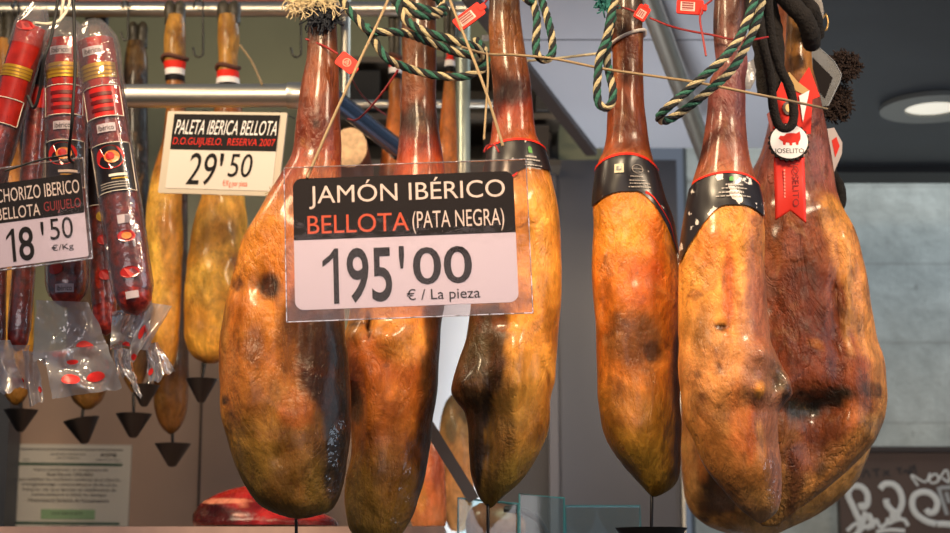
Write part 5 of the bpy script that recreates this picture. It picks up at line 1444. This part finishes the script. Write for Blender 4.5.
lump('ham_piece', [(432, 424, 430), (438, 421, 436), (452, 418, 442), (475, 415, 445), (500, 412, 446), (520, 411, 446), (526.2, 413, 445)], 3.25, [(432, 0.8), (526, 0.8)],
     [(432, (150, 90, 60)), (460, (190, 100, 72)), (490, (206, 112, 76)), (526, (214, 140, 100))], [(436, 470, 6, 30, (150, 60, 44), 0.7), (422, 500, 6, 20, (224, 150, 80), 0.7)], [], 22,
     'pinkish orange ham piece standing on the counter between two large hams', 'ham', MEAT)
lump('ham_piece', [(395, 451, 457), (402, 446, 464), (420, 441, 470), (450, 438, 474), (480, 440, 474), (510, 444, 472), (526, 448, 468), (531, 452, 464)], 3.9, [(395, 0.8), (531, 0.8)],
     [(395, (110, 90, 70)), (430, (176, 130, 90)), (460, (190, 128, 84)), (531, (200, 150, 110))], [(452, 430, 6, 14, (90, 84, 70), 0.7), (464, 415, 6, 10, (70, 60, 50), 0.7)], [], 23,
     'mottled pale ham piece behind the ham with a dark left flank', 'ham', SHLD)
# steel bar leaning between B and C
p0, p1 = P(428, 425, 2.95), P(474, 500, 2.95)
dv = (p1 - p0).normalized(); nv = Vector((-dv.z, 0, dv.x)) * 6 * mpp(2.95)
mb = MB()
qs = [p0 + nv, p0 - nv, p1 - nv, p1 + nv]
mb.add(qs + [q + Vector((0, 0.006, 0)) for q in qs], [(0, 1, 2, 3), (7, 6, 5, 4), (0, 1, 5, 4), (1, 2, 6, 5), (2, 3, 7, 6), (3, 0, 4, 7)])
tag(mb.build('metal_bar', mat('grey_bar', (112, 104, 100), 0.4, 0.3), None, p0, smooth_=False), 'grey flat bar slanting between the second and third large hams', 'bar')
# glass panes in the display
def pane(x0, y0, x1, y1, d, label, slope=0):
    a = P(x0, 545, d); tl = P(x0, y0, d); tr = P(x1, y0 + slope, d)
    o = empty('glass_pane', a, label, 'glass', 'glass dividers of the display')
    w_, h0, h1 = tr.x - a.x, tl.z - a.z, tr.z - a.z
    mb = MB(); mb.prism([(0, 0), (w_, 0), (w_, h1), (0, h0)], 0, 0.005); mb.build('pane', GLASSM, o, smooth_=False)
    mb = MB(); mb.tube([Vector((0, 0.0025, 0)), Vector((0, 0.0025, h0)), Vector((w_, 0.0025, h1)), Vector((w_, 0.0025, 0))], 0.0022, 6); mb.build('edge', GLASSEDGE, o)
    return o
pane(520, 494, 564, 533, 2.9, 'small glass pane with bluish edges, right of the third large ham tip', 4)
pane(458, 498, 518, 533, 3.0, 'clear glass pane behind the third large ham tip', 6)
pane(566, 506, 640, 533, 3.4, 'wide faint glass pane below the slim ham, before the grey wall', 0)
# curved dark tray lip and pale meat behind the glass
lump('ham_piece', [(503, 480, 500), (508, 472, 514), (516, 468, 522), (525, 466, 526), (540, 466, 526)], 3.3, [(503, 0.6), (540, 0.6)], [(503, (170, 110, 90)), (516, (196, 140, 120)), (540, (150, 90, 76))],
     [(505, 515, 10, 6, (220, 200, 200), 0.8)], [], 24, 'pale cut meat seen through the clear glass pane', 'meat', MEAT, 30, 36)
cord('tray_rim', [(505, 509, 3.1), (525, 512, 3.08), (540, 522, 3.05), (548, 540, 3.0)], 0.006, BLACK, 'black curved tray rim behind the bluish glass pane', 'tray')
